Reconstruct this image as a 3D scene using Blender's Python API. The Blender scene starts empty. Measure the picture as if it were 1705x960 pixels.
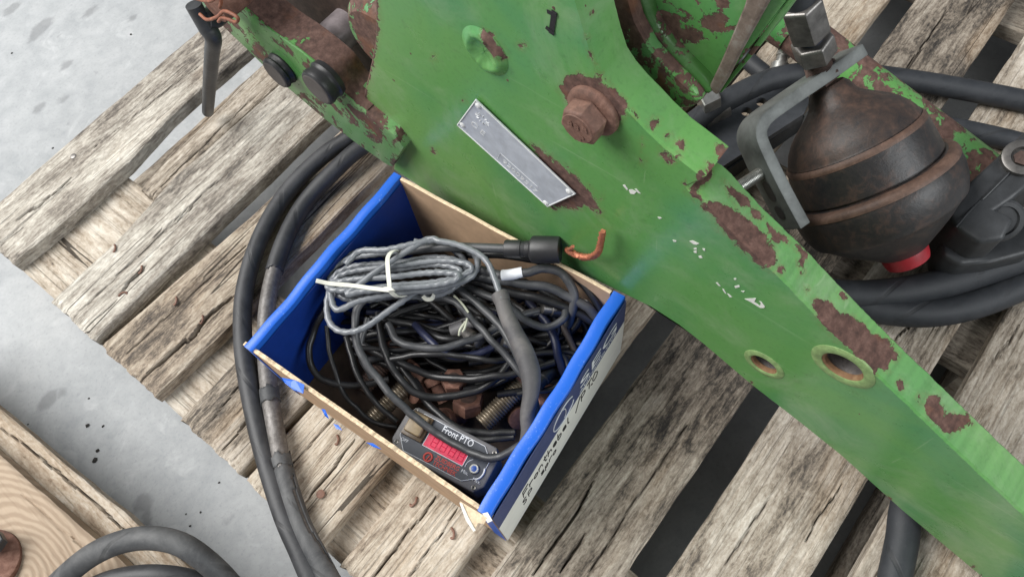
import bpy, bmesh, math, random
import numpy as np
from mathutils import Vector, Matrix
random.seed(7); rng = np.random.default_rng(11)

# ------------------------------------------------------------------ camera, world, light
R = np.array([[0.617054, -0.781165, -0.095005], [-0.729936, -0.523077, -0.439982], [0.294004, 0.34084, -0.892967]])
FPX = 1244.08; CX, CY = 852.5, 480.0
PT = 0.144                                   # top of the pallet above the floor
CAM = np.array([0.0, 0.0, PT + 0.8])
sc = bpy.context.scene
cd = bpy.data.cameras.new('camera'); cam = bpy.data.objects.new('camera', cd); sc.collection.objects.link(cam)
cd.sensor_width = 36.0; cd.lens = FPX / 1705.0 * 36.0; cd.clip_start = 0.01; cd.clip_end = 100
M = Matrix.Identity(4)
for i in range(3):
    M[i][0] = R[0][i]; M[i][1] = -R[1][i]; M[i][2] = -R[2][i]; M[i][3] = CAM[i]
cam.matrix_world = M; sc.camera = cam
w = bpy.data.worlds.new('World'); sc.world = w; w.use_nodes = True
bg = w.node_tree.nodes['Background']; bg.inputs[0].default_value = (0.88, 0.94, 1.0, 1); bg.inputs[1].default_value = 0.21
sc.view_settings.view_transform = 'Standard'; sc.view_settings.look = 'None'; sc.view_settings.gamma = 1.0
sc.view_settings.use_curve_mapping = False; sc.view_settings.exposure = 0.0

def area(name, loc, target, sx, sy, power, col):
    l = bpy.data.lights.new(name, 'AREA'); l.shape = 'RECTANGLE'; l.size = sx; l.size_y = sy; l.energy = power; l.color = col
    o = bpy.data.objects.new(name, l); sc.collection.objects.link(o); o.location = loc
    d = Vector(target) - Vector(loc); o.rotation_euler = d.to_track_quat('-Z', 'Y').to_euler()
    return o
area('hall_door_light', (-0.95, 2.25, 2.75), (0.1, 0.45, 0.1), 2.8, 2.2, 222, (1.0, 0.985, 0.96))
area('far_fill_light', (0.7, -3.0, 2.6), (0.2, 0.1, 0.2), 2.4, 1.8, 100, (0.95, 0.98, 1.0))  # added soft fill, brightens the box's right outer wall

# ------------------------------------------------------------------ photo pixel -> place (on a height, a vertical plane, a distance)
def ray(x, y): return R.T @ np.array([(x - CX) / FPX, (y - CY) / FPX, 1.0])
def at(x, y, z=PT): d = ray(x, y); return CAM + d * ((z - CAM[2]) / d[2])
def atX(x, y, X): d = ray(x, y); return CAM + d * (X / d[0])
def atD(x, y, s): d = ray(x, y); return CAM + d / np.linalg.norm(d) * s
def proj(P): q = (np.asarray(P, float) - CAM) @ R.T; return np.stack([CX + FPX * q[..., 0] / q[..., 2], CY + FPX * q[..., 1] / q[..., 2]], -1)
def unit(v): v = np.asarray(v, float); return v / np.linalg.norm(v)

# ------------------------------------------------------------------ materials
class N:
    def __init__(s, name):
        s.m = bpy.data.materials.new(name); s.m.use_nodes = True; s.t = s.m.node_tree; s.b = s.t.nodes['Principled BSDF']
        s.out = s.t.nodes['Material Output']
    def n(s, typ, **k):
        o = s.t.nodes.new(typ)
        for a, v in k.items(): setattr(o, a, v)
        return o
    def link(s, a, b): s.t.links.new(a, b)
    def put(s, sock, v):
        if hasattr(v, 'is_linked') or isinstance(v, bpy.types.NodeSocket): s.link(v, sock)
        else:
            if isinstance(v, tuple) and len(v) == 3 and sock.type == 'RGBA': v = v + (1,)
            sock.default_value = v
    def math(s, op, a, b=0.0, c=None, clamp=False):
        o = s.n('ShaderNodeMath', operation=op, use_clamp=clamp); s.put(o.inputs[0], a); s.put(o.inputs[1], b)
        if c is not None: s.put(o.inputs[2], c)
        return o.outputs[0]
    def mix(s, f, a, b, mode='MIX'):
        o = s.n('ShaderNodeMix', data_type='RGBA', blend_type=mode); s.put(o.inputs[0], f); s.put(o.inputs[6], a); s.put(o.inputs[7], b); return o.outputs[2]
    def coord(s, kind='Object', rnd=0.0):
        v = s.n('ShaderNodeTexCoord').outputs[kind]
        if rnd:
            oi = s.n('ShaderNodeObjectInfo').outputs['Random']
            o = s.n('ShaderNodeVectorMath', operation='ADD'); cb = s.n('ShaderNodeCombineXYZ')
            for i, k in enumerate((rnd, rnd * 1.7, rnd * .6)): s.link(s.math('MULTIPLY', oi, k), cb.inputs[i])
            s.link(v, o.inputs[0]); s.link(cb.outputs[0], o.inputs[1]); v = o.outputs[0]
        return v
    def noise(s, v, scale=(1, 1, 1), size=1.0, detail=4, rough=.55, dist=0.0):
        mp = s.n('ShaderNodeMapping'); s.link(v, mp.inputs[0]); mp.inputs[3].default_value = scale
        o = s.n('ShaderNodeTexNoise'); s.link(mp.outputs[0], o.inputs['Vector'])
        o.inputs['Scale'].default_value = size; o.inputs['Detail'].default_value = detail; o.inputs['Roughness'].default_value = rough; o.inputs['Distortion'].default_value = dist
        return o.outputs[0]
    def ramp(s, f, *stops):
        o = s.n('ShaderNodeValToRGB'); s.put(o.inputs[0], f); e = o.color_ramp.elements
        while len(e) < len(stops): e.new(.5)
        for k, (p, c) in zip(e, stops):
            k.position = p; k.color = (c, c, c, 1) if not isinstance(c, tuple) else c + (1,)
        return o.outputs[0]
    def step(s, f, lo, hi):
        o = s.n('ShaderNodeMapRange', interpolation_type='SMOOTHSTEP'); s.put(o.inputs[0], f); s.put(o.inputs[1], lo); s.put(o.inputs[2], hi); return o.outputs[0]
    def bump(s, h, strength=.3, dist=.002, prev=None):
        o = s.n('ShaderNodeBump'); o.inputs['Strength'].default_value = strength; o.inputs['Distance'].default_value = dist
        s.link(h, o.inputs['Height'])
        if prev is not None: s.link(prev, o.inputs['Normal'])
        return o.outputs[0]
    def fin(s, col=None, rough=None, metal=None, nrm=None, **k):
        if col is not None: s.put(s.b.inputs['Base Color'], col)
        if rough is not None: s.put(s.b.inputs['Roughness'], rough)
        if metal is not None: s.put(s.b.inputs['Metallic'], metal)
        if nrm is not None: s.link(nrm, s.b.inputs['Normal'])
        for a, v in k.items(): s.put(s.b.inputs[a.replace('_', ' ')], v)
        return s.m

def mat_wood(name, lo, hi, stain=.5, dark=(.045, .038, .032), axis='x', white=.25, fine=1.0, warm=.3):
    s = N(name); v = s.coord('Object', 5.0)
    def st(a, b): return (a, b, b) if axis == 'x' else (b, a, b)
    g1 = s.noise(v, st(11, 48), 1, 9, .72, .8); g2 = s.noise(v, st(6, 480), 1, 3, .6, .1); g3 = s.noise(v, st(46, 190), 1, 7, .75, .6)
    big = s.noise(v, st(4, 9), 1, 5, .62, .8); mold = s.noise(v, st(150, 240), 1, 6, .78, .4)
    f = s.math('ADD', s.math('MULTIPLY', g1, .42), s.math('MULTIPLY', g3, .30))
    f = s.math('ADD', f, s.math('ADD', s.math('MULTIPLY', big, .26 + .10 * stain), s.math('MULTIPLY', mold, .26)))
    f = s.math('DIVIDE', f, 1.24 + .10 * stain)
    k0 = .385 + .055 * stain; wh = tuple(h + (t_ - h) * white for h, t_ in zip(hi, (.80, .77, .69)))
    mid = tuple((a + b) / 2 for a, b in zip(lo, hi)); dk = tuple(a * .35 + b * .65 for a, b in zip(lo, dark))
    col = s.ramp(f, (k0 - .03, dark), (k0 + .01, dk), (k0 + .045, lo), (k0 + .080, mid), (k0 + .115, hi), (k0 + .165, wh))
    warmn = s.noise(v, st(3.1, 11), 1, 4, .6, .5)
    col = s.mix(s.math('MULTIPLY', s.step(warmn, .52, .70), warm), col, s.mix(.45, col, (.46, .28, .13)))
    fl = s.step(g2, .52, .70)
    col = s.mix(s.math('MULTIPLY', fl, .34 * fine), col, (.085, .068, .055))
    ck = s.noise(v, st(.45, 30), 1, 2, .4, .15)
    cw = s.math('MULTIPLY', s.step(s.noise(v, st(3, 6), 1, 3), .45, .66), .0050 if axis == 'x' else .0016)
    ckm = s.math('LESS_THAN', s.math('ABSOLUTE', s.math('SUBTRACT', ck, .5)), cw)
    col = s.mix(s.math('MULTIPLY', ckm, .85), col, (.02, .016, .013))
    at_ = s.n('ShaderNodeAttribute', attribute_name='crack').outputs['Fac']
    col = s.mix(s.math('MULTIPLY', at_, .85), col, (.022, .017, .013))
    h = s.math('SUBTRACT', s.math('SUBTRACT', s.math('MULTIPLY', g3, 1.0), s.math('MULTIPLY', fl, .5)), s.math('MULTIPLY', ckm, 1.5))
    h = s.math('ADD', h, s.math('MULTIPLY', mold, .35))
    return s.fin(col, .88, 0.0, s.bump(h, .75, .0020), Specular_IOR_Level=.2)

def paint_nodes(s, v, base, alt, alt2):
    a = s.noise(v, (1, 1, 1), 7, 3, .5, .4); b = s.noise(v, (1, 1, 1), 3.3, 2, .5, .2); c = s.noise(v, (1, 1, 1), 260, 2, .5)
    col = s.mix(s.step(a, .42, .66), base, alt)
    col = s.mix(s.math('MULTIPLY', s.step(b, .48, .68), .8), col, alt2)
    col = s.mix(s.math('MULTIPLY', s.step(c, .50, .75), .16), col, (.02, .07, .02))
    scr = s.noise(v, (40, 5, 160), 1, 2, .5, .4); scr2 = s.noise(v, (40, 120, 9), 1, 2, .5, .6)
    col = s.mix(s.math('MULTIPLY', s.step(scr, .71, .75), .25), col, (.32, .46, .26))
    col = s.mix(s.math('MULTIPLY', s.step(scr2, .73, .76), .25), col, (.32, .46, .26))
    dust = s.noise(v, (1, 1, 1), 12, 8, .72, .6); grime = s.noise(v, (1, 1, 1), 55, 6, .75, .5)
    col = s.mix(s.math('MULTIPLY', s.step(dust, .46, .72), .34), col, (.34, .42, .28))
    col = s.mix(s.math('MULTIPLY', s.step(grime, .55, .74), .36), col, (.05, .12, .04))
    return col
def rust_nodes(s, v):
    n1 = s.noise(v, (1, 1, 1), 130, 5, .7); n2 = s.noise(v, (1, 1, 1), 28, 3, .6)
    c = s.ramp(n1, (.28, (.045, .025, .021)), (.5, (.105, .056, .044)), (.72, (.18, .105, .085)))
    return s.mix(s.math('MULTIPLY', s.step(n2, .55, .75), .4), c, (.24, .085, .03)), n1
def mat_paint(name, mode='attr', amt=.5, gloss=.24, base=(.108, .290, .078), alt=(.070, .245, .095), alt2=(.155, .335, .088), scale=1.0):
    s = N(name); v = s.coord('Object')
    col = paint_nodes(s, v, base, alt, alt2); rc, rn = rust_nodes(s, v)
    jag = s.noise(v, (1, 1, 1), 95 * scale, 6, .68, .5); jag2 = s.noise(v, (1, 1, 1), 420, 3, .6)
    if mode == 'attr':
        d = s.n('ShaderNodeAttribute', attribute_name='rust').outputs['Fac']        # mm from the rust patch, negative inside
        e = s.math('ADD', d, s.math('MULTIPLY', s.math('SUBTRACT', jag, .5), 17.0))
        e = s.math('ADD', e, s.math('MULTIPLY', s.math('SUBTRACT', jag2, .5), 2.0))
        small = s.step(s.noise(v, (1, 1, 1), 75, 2, .4), .765, .775)
        mask = s.math('MAXIMUM', s.math('SUBTRACT', 1.0, s.step(e, -.35, .35)), small)
        rim = s.math('SUBTRACT', s.step(e, .2, .5), s.step(e, .5, 1.1), clamp=True)
        hl = s.step(e, -.5, .6)
    else:
        big = s.noise(v, (1, 1, 1), 16 * scale, 5, .6, .6)
        e = s.math('ADD', s.math('MULTIPLY', big, .8), s.math('MULTIPLY', jag, .35))
        thr = 1.0 - amt
        mask = s.step(e, thr * .55 + .29, thr * .55 + .305); rim = s.math('MULTIPLY', mask, 0.0); hl = s.math('SUBTRACT', 1.0, mask)
    if mode == 'attr':
        bl = s.math('MULTIPLY', s.math('SUBTRACT', 1.0, s.step(e, 0.0, 5.0)), s.step(jag2, .35, .65)); col = s.mix(s.math('MULTIPLY', bl, .40), col, (.16, .12, .045))
    col = s.mix(s.math('MULTIPLY', rim, .25), col, (.24, .40, .20))
    col = s.mix(mask, col, rc)
    h = s.math('ADD', s.math('MULTIPLY', hl, 1.0), s.math('MULTIPLY', s.math('MULTIPLY', rn, mask), .5))
    op = s.noise(v, (1, 1, 1), 480, 2, .5)
    nb = s.bump(op, .05, .0005); nb = s.bump(s.noise(v, (1, 1, 1), 14, 3, .5), .10, .004, nb); nb = s.bump(h, .7, .0009, nb)
    rg = s.math('ADD', s.math('MULTIPLY', mask, .5), s.math('ADD', gloss - .08, s.math('MULTIPLY', s.noise(v, (1, 1, 1), 30, 7, .7), .30)))
    return s.fin(col, rg, 0.0, nb)
def mat_rust(name, a=(.055, .028, .02), b=(.15, .07, .048), c=(.27, .15, .11), rough=.8, metal=0.0, sc_=1.0):
    s = N(name); v = s.coord('Object')
    n1 = s.noise(v, (1, 1, 1), 120 * sc_, 6, .7, .3); n2 = s.noise(v, (1, 1, 1), 24 * sc_, 4, .6, .4)
    col = s.ramp(s.math('ADD', s.math('MULTIPLY', n1, .55), s.math('MULTIPLY', n2, .45)), (.34, a), (.5, b), (.66, c))
    return s.fin(col, rough, metal, s.bump(n1, .45, .0012))
def mat_rubber(name, col=(.030, .032, .035), dust=(.11, .11, .11), amt=.5, rough=.55, seam=True):
    s = N(name); v = s.coord('Object'); uv = s.n('ShaderNodeTexCoord').outputs['UV']
    n1 = s.noise(v, (1, 1, 1), 26, 5, .65, .5); n2 = s.noise(v, (1, 1, 1), 420, 3, .6); n3 = s.noise(uv, (14, 4, 1), 1, 4, .6, .6)
    c = s.mix(s.math('MULTIPLY', s.step(n1, .35, .75), amt), col, dust)
    c = s.mix(s.math('MULTIPLY', s.step(n2, .55, .75), .25), c, dust)
    h = s.math('MULTIPLY', n2, .3)
    if seam:
        wv = s.n('ShaderNodeTexWave', wave_type='BANDS', bands_direction='DIAGONAL'); mp = s.n('ShaderNodeMapping'); s.link(uv, mp.inputs[0]); mp.inputs[3].default_value = (7, .9, 0)
        s.link(mp.outputs[0], wv.inputs[0]); wv.inputs['Scale'].default_value = 1; wv.inputs['Distortion'].default_value = 2.2; wv.inputs['Detail'].default_value = 2
        l = s.step(wv.outputs['Fac'], .965, .995)
        l = s.math('MULTIPLY', l, s.step(n3, .4, .6)); c = s.mix(s.math('MULTIPLY', l, .35), c, (.012, .012, .012)); h = s.math('SUBTRACT', h, l)
    return s.fin(c, s.math('ADD', rough, s.math('MULTIPLY', n1, .25)), 0.0, s.bump(h, .4, .0008))
def mat_plain(name, col, rough=.5, metal=0.0, var=.25, size=60, bump=.1, **k):
    s = N(name); v = s.coord('Object'); n1 = s.noise(v, (1, 1, 1), size, 5, .65, .3); n2 = s.noise(v, (1, 1, 1), size * 6, 3, .6)
    d = tuple(x * (1 - var) for x in col); e = tuple(min(1, x * (1 + var)) for x in col)
    c = s.ramp(n1, (.3, d), (.7, e))
    return s.fin(c, s.math('ADD', rough - .06, s.math('MULTIPLY', n2, .14)), metal, s.bump(n2, bump, .0006), **k)

WOOD = dict(
    pale=mat_wood('weathered_wood_pale', (.265, .235, .20), (.50, .465, .405), .75, white=.60, warm=.22, dark=(.085, .077, .071)),
    tan=mat_wood('weathered_wood_tan', (.29, .235, .18), (.50, .435, .35), .75, white=.35, warm=.6, dark=(.075, .064, .056)),
    grey=mat_wood('weathered_wood_grey', (.225, .188, .15), (.43, .38, .315), 1.3, white=.45, warm=.4, dark=(.035, .032, .03)),
    silver=mat_wood('weathered_wood_silver', (.285, .24, .19), (.50, .445, .375), .78, white=.5, warm=.4, dark=(.06, .053, .048)),
    cross=mat_wood('weathered_wood_cross', (.32, .265, .205), (.50, .44, .365), .45, axis='y', white=.4, warm=.25),
    crossdark=mat_wood('weathered_wood_cross_dark', (.20, .17, .14), (.36, .32, .265), .8, axis='y', white=.15, warm=.2),
    fresh=mat_wood('brown_wood', (.27, .20, .14), (.42, .345, .265), .4, axis='y', white=.3, warm=.35, fine=.8))
GREEN = mat_paint('green_paint_chipped')
GREENE = mat_paint('green_paint_flame_cut', gloss=.55, base=(.105, .285, .07), alt=(.085, .26, .07))
GREENR = mat_paint('green_paint_flaked', 'noise', .40)
GREENT = mat_paint('green_paint_tube', 'noise', .60, scale=.9)
GREENS = mat_paint('green_paint_scraped', 'noise', .43, base=(.095, .27, .07), alt=(.06, .22, .06), alt2=(.19, .36, .15), scale=1.8)
RUST = mat_rust('rusty_steel'); RUSTD = mat_rust('dark_rusty_steel', (.025, .017, .014), (.065, .038, .03), (.12, .075, .06), .7)
RUSTB = mat_rust('brown_rusty_bolt', (.075, .040, .03), (.155, .08, .058), (.27, .155, .115), .72)
ACCU = mat_rust('brown_surface_rust_over_black', (.017, .017, .019), (.050, .034, .028), (.115, .066, .048), .50, 0, .75)
RUBBER = mat_rubber('black_rubber_hose', (.024, .025, .028), (.085, .086, .09), .5, .42); RUBBERL = mat_rubber('dusty_grey_rubber_hose', (.045, .047, .05), (.15, .15, .15), .7, .5)
RUBBERD = mat_rubber('dark_rubber_hose', (.020, .023, .028), (.06, .063, .07), .45, .5)
BRAID = mat_rust('worn_hose_braid', (.075, .066, .06), (.14, .13, .122), (.24, .225, .215), .5, .3, 2)
CABLE = [mat_rubber('black_cable_sheath', (.012, .012, .013), (.035, .035, .038), .4, .26, False), mat_rubber('grey_cable_sheath', (.040, .042, .046), (.11, .11, .115), .6, .32, False),
         mat_rubber('blue_black_cable_sheath', (.012, .016, .045), (.035, .04, .08), .5, .3, False), mat_rubber('brown_cable_sheath', (.06, .045, .038), (.12, .10, .085), .6, .5, False)]
COIL = mat_rubber('light_grey_cable_sheath', (.16, .17, .185), (.27, .28, .30),   .5, .12, False)
SHRINK = mat_rubber('dusty_heat_shrink', (.06, .058, .062), (.15, .14, .135), .9, .55, False)
BLACKP = mat_plain('black_plastic', (.022, .022, .024), .42, 0, .25, 50)
BLACKC = mat_plain('black_painted_casting', (.036, .038, .041), .45, 0, .35, 40, .25)
GREYP = mat_plain('grey_plastic_case', (.15, .145, .15), .5, 0, .2, 60)
FACEP = mat_plain('dark_fascia_print', (.055, .062, .078), .45, 0, .15, 60)
WHITEP = mat_plain('pale_print', (.72, .74, .78), .6, 0, .1, 60); REDP = mat_plain('red_print', (.55, .06, .045), .5, 0, .15, 60)
REDW = mat_plain('red_display_window', (.78, .045, .11), .35, 0, .2, 120); REDD = mat_plain('dark_red_segment', (.70, .038, .098), .35, 0, .1, 60)
TAN = mat_plain('dirty_amber_rocker', (.27, .20, .115), .35, 0, .3, 90)
STEEL = mat_plain('zinc_steel', (.46, .46, .44), .34, .9, .25, 90); STEELD = mat_plain('dull_steel', (.20, .19, .18), .42, .8, .35, 80)
STRAP = mat_plain('grey_steel_strap', (.125, .135, .13), .5, .15, .35, 45, .2)
PLATE = mat_plain('dull_aluminium_plate', (.50, .53, .585), .45, .25, .16, 70, .12)
PLATEL = mat_plain('bright_aluminium_mark', (.68, .69, .69), .5, .2, .1, 60)
KRAFT = mat_plain('brown_kraft_board', (.50, .335, .21), .85, 0, .14, 35, .15); KRAFTL = mat_plain('cut_board_edge', (.66, .52, .36), .9, 0, .25, 220, .6)
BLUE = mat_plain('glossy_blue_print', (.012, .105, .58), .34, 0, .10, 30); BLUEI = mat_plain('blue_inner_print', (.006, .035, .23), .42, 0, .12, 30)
NAVY = mat_plain('navy_print', (.045, .065, .17), .45, 0, .12, 40); CREAM = mat_plain('grey_white_print', (.76, .76, .71), .55, 0, .06, 30)
INK = mat_plain('black_marker_ink', (.012, .012, .014), .5, 0, .1, 50); TIE = mat_plain('pale_nylon', (.66, .65, .58), .45, 0, .1, 90)
COPPER = mat_plain('bare_copper_wire', (.52, .19, .11), .42, .55, .35, 260, .5); RED = mat_plain('red_plastic_cap', (.36, .022, .032), .4, 0, .2, 60)
WHITEF = mat_plain('white_paint_flake', (.68, .68, .64), .7, 0, .12, 200); OCHRE = mat_plain('primer_green_ring', (.19, .29, .11), .55, 0, .3, 160, .3)
BLUESCREW = mat_plain('blue_knob', (.03, .10, .40), .4, 0, .2, 60)

# ------------------------------------------------------------------ mesh helpers
def mesh_obj(name, V, F, mat, parent=None, smooth=True, uv=None, attrs=None, angle=None):
    V = np.asarray(V, float)
    if parent is not None: base = np.array(parent['base'])
    else: base = np.array([V[:, 0].mean(), V[:, 1].mean(), V[:, 2].min()])
    me = bpy.data.meshes.new(name); me.from_pydata((V - base).tolist(), [], [list(map(int, f)) for f in F]); me.update()
    if smooth: me.polygons.foreach_set('use_smooth', [True] * len(me.polygons))
    if uv is not None:
        l = me.uv_layers.new(name='uv'); li = np.zeros(len(me.loops), int); me.loops.foreach_get('vertex_index', li)
        l.data.foreach_set('uv', np.asarray(uv, float)[li].ravel())
    for k, a in (attrs or {}).items():
        me.attributes.new(k, 'FLOAT', 'POINT').data.foreach_set('value', np.asarray(a, float))
    o = bpy.data.objects.new(name, me); sc.collection.objects.link(o)
    me.materials.append(mat)
    if angle is not None: me.set_sharp_from_angle(angle=math.radians(angle))
    if parent is not None:
        o.parent = parent; o['base'] = list(base)
        if parent.type == 'EMPTY' or True: o.location = (0, 0, 0)
    else: o.location = base; o['base'] = list(base)
    return o
def thing(name, label, cat, base, group=None):
    o = bpy.data.objects.new(name, None); sc.collection.objects.link(o); o.location = base; o.empty_display_size = .02
    o['base'] = [float(x) for x in base]; return tag(o, label, cat, group)
def tag(o, label, cat, group=None):
    o['label'] = label; o['category'] = cat
    if group: o['group'] = group
    return o
def structure(o): o['kind'] = 'structure'; return o
def spline(P, n=8):
    P = np.asarray(P, float)
    if len(P) < 3: return P
    Q = np.vstack([2 * P[0] - P[1], P, 2 * P[-1] - P[-2]]); out = []
    for i in range(1, len(Q) - 2):
        a, b, c, d = Q[i - 1:i + 3]
        for t in np.linspace(0, 1, n, endpoint=False):
            out.append(.5 * (2 * b + (c - a) * t + (2 * a - 5 * b + 4 * c - d) * t * t + (3 * b - a - 3 * c + d) * t ** 3))
    out.append(P[-1]); return np.array(out)
def tube_data(P, r, n=12, caps=True, twist=0.0, lobes=0, lobe=0.0):
    P = np.asarray(P, float); r = np.broadcast_to(np.asarray(r, float), (len(P),)); T = np.gradient(P, axis=0); T /= np.linalg.norm(T, axis=1)[:, None]
    u = np.cross(T[0], [0, 0, 1.0]);
    if np.linalg.norm(u) < 1e-3: u = np.array([1.0, 0, 0])
    u = unit(u); V = []; UV = []; L = np.r_[0, np.cumsum(np.linalg.norm(np.diff(P, axis=0), axis=1))]
    for i in range(len(P)):
        u = u - T[i] * (u @ T[i]); u = unit(u); b = np.cross(T[i], u)
        for k in range(n):
            a = 2 * math.pi * k / n
            rr = r[i] * (1 + lobe * math.cos(lobes * (a + twist * L[i]))) if lobes else r[i]
            V.append(P[i] + rr * (math.cos(a) * u + math.sin(a) * b)); UV.append((L[i], k / n * 1.0))
    F = [(i * n + k, i * n + (k + 1) % n, (i + 1) * n + (k + 1) % n, (i + 1) * n + k) for i in range(len(P) - 1) for k in range(n)]
    if caps: F += [tuple(range(n))[::-1], tuple((len(P) - 1) * n + k for k in range(n))]
    return np.array(V), F, UV
def tube(name, P, r, mat, parent=None, n=12, sm=8, caps=True, **k):
    S = spline(P, sm) if sm else np.asarray(P, float)
    if not np.isscalar(r): r = np.interp(np.linspace(0, 1, len(S)), np.linspace(0, 1, len(r)), r)
    V, F, UV = tube_data(S, r, n, caps, **k); return mesh_obj(name, V, F, mat, parent, True, UV, angle=50)
def frame(a):
    a = unit(a); u = np.cross(a, [0, 0, 1.0])
    if np.linalg.norm(u) < 1e-3: u = np.array([1.0, 0, 0])
    u = unit(u); return a, u, np.cross(a, u)
def lathe(name, P, axis, prof, mat, parent=None, n=32, rot=0.0, smooth=True, angle=30, caps=True):
    a, u, v = frame(axis); V = []; P = np.asarray(P, float)
    for (t, r) in prof:
        for k in range(n):
            q = 2 * math.pi * k / n + rot; V.append(P + a * t + max(r, 1e-5) * (math.cos(q) * u + math.sin(q) * v))
    m = len(prof); F = [(i * n + k, i * n + (k + 1) % n, (i + 1) * n + (k + 1) % n, (i + 1) * n + k) for i in range(m - 1) for k in range(n)]
    if caps: F += [tuple(range(n))[::-1], tuple((m - 1) * n + k for k in range(n))]
    return mesh_obj(name, V, F, mat, parent, smooth, angle=angle)
def hexnut(name, P, axis, h, af, mat, parent, rot=0.0):
    r = af / math.sqrt(3); c = min(.12 * af, h * .25)
    return lathe(name, P, axis, [(0, r * .93), (c * .5, r), (h - c * .5, r), (h, r * .9)], mat, parent, 6, rot, False, None)
def thread(name, P, axis, L, r, pitch, mat, parent=None, n=20):
    prof = [(0, r * .8)]; t = 0
    while t < L: prof += [(t + pitch * .25, r), (t + pitch * .5, r), (t + pitch * .85, r * .86)]; t += pitch
    prof.append((t, r * .8)); return lathe(name, P, axis, prof, mat, parent, n, 0, True, 40)
def bevel_mesh(o, width, seg=2, ang=30):
    bm = bmesh.new(); bm.from_mesh(o.data); bmesh.ops.recalc_face_normals(bm, faces=bm.faces)
    es = [e for e in bm.edges if len(e.link_faces) == 2 and e.calc_face_angle(0) > math.radians(ang)]
    bmesh.ops.bevel(bm, geom=es, offset=width, segments=seg, profile=.6, affect='EDGES', clamp_overlap=True); bm.to_mesh(o.data); bm.free()
    o.data.polygons.foreach_set('use_smooth', [True] * len(o.data.polygons)); o.data.set_sharp_from_angle(angle=math.radians(35)); return o
def prism(name, poly, d, mat, parent=None, bev=0.0, seg=2):
    """poly: 3D outline; d: extrusion vector"""
    A = np.asarray(poly, float); B = A + np.asarray(d, float); n = len(A)
    F = [tuple(range(n))[::-1], tuple(range(n, 2 * n))] + [(i, (i + 1) % n, n + (i + 1) % n, n + i) for i in range(n)]
    o = mesh_obj(name, np.vstack([A, B]), F, mat, parent, False)
    bm = bmesh.new(); bm.from_mesh(o.data); bmesh.ops.recalc_face_normals(bm, faces=bm.faces); bm.to_mesh(o.data); bm.free()
    if bev: bevel_mesh(o, bev, seg)
    return o
def text(name, body, size, P, ux, uy, mat, parent, lift=.0004, shear=0.0, width=None, align='LEFT', bold=0.0):
    cu = bpy.data.curves.new(name, 'FONT'); cu.body = body; cu.size = size; cu.shear = shear; cu.align_x = align; cu.extrude = .0001; cu.offset = bold; cu.resolution_u = 3
    t = bpy.data.objects.new(name, cu); sc.collection.objects.link(t); bpy.context.view_layer.update()
    me = bpy.data.meshes.new_from_object(t.evaluated_get(bpy.context.evaluated_depsgraph_get()))
    V = np.array([v.co[:] for v in me.vertices]); F = [tuple(p.vertices) for p in me.polygons]
    bpy.data.objects.remove(t); bpy.data.curves.remove(cu); bpy.data.meshes.remove(me)
    if width: V[:, 0] *= width / max(1e-6, V[:, 0].max())
    ux = unit(ux); uy = unit(np.asarray(uy) - ux * (np.asarray(uy) @ ux)); nz = np.cross(ux, uy)
    W = np.asarray(P) + V[:, :1] * ux + V[:, 1:2] * uy + (V[:, 2:3] + lift) * nz
    return mesh_obj(name, W, F, mat, parent, False)
def vnoise(x, y, seed=0):
    x = np.asarray(x, float); y = np.asarray(y, float); xi = np.floor(x).astype(int); yi = np.floor(y).astype(int); fx = x - xi; fy = y - yi
    def h(a, b): q = np.sin(a * 127.1 + b * 311.7 + seed * 74.7) * 43758.5453; return q - np.floor(q)
    fx = fx * fx * (3 - 2 * fx); fy = fy * fy * (3 - 2 * fy)
    return (h(xi, yi) * (1 - fx) + h(xi + 1, yi) * fx) * (1 - fy) + (h(xi, yi + 1) * (1 - fx) + h(xi + 1, yi + 1) * fx) * fy
def fbm(x, y, seed=0, o=4):
    s = 0; a = .5
    for i in range(o): s = s + a * vnoise(x * 2 ** i, y * 2 ** i, seed + i); a *= .5
    return s
def seg_dist(px, py, poly, closed=False):
    P = np.asarray(poly, float); d = np.full(px.shape, 1e9); m = len(P)
    for i in range(m if closed else m - 1):
        a, b = P[i], P[(i + 1) % m]; ab = b - a; t = np.clip(((px - a[0]) * ab[0] + (py - a[1]) * ab[1]) / (ab @ ab + 1e-12), 0, 1)
        d = np.minimum(d, np.hypot(px - a[0] - t * ab[0], py - a[1] - t * ab[1]))
    return d
def poly_sdf(px, py, poly):
    P = np.asarray(poly, float); ins = np.zeros(px.shape, bool); m = len(P)
    for i in range(m):
        a, b = P[i], P[(i + 1) % m]
        if a[1] == b[1]: continue
        ins ^= ((a[1] > py) != (b[1] > py)) & (px < (b[0] - a[0]) * (py - a[1]) / (b[1] - a[1]) + a[0])
    return np.where(ins, -1, 1) * seg_dist(px, py, P, True)

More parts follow.
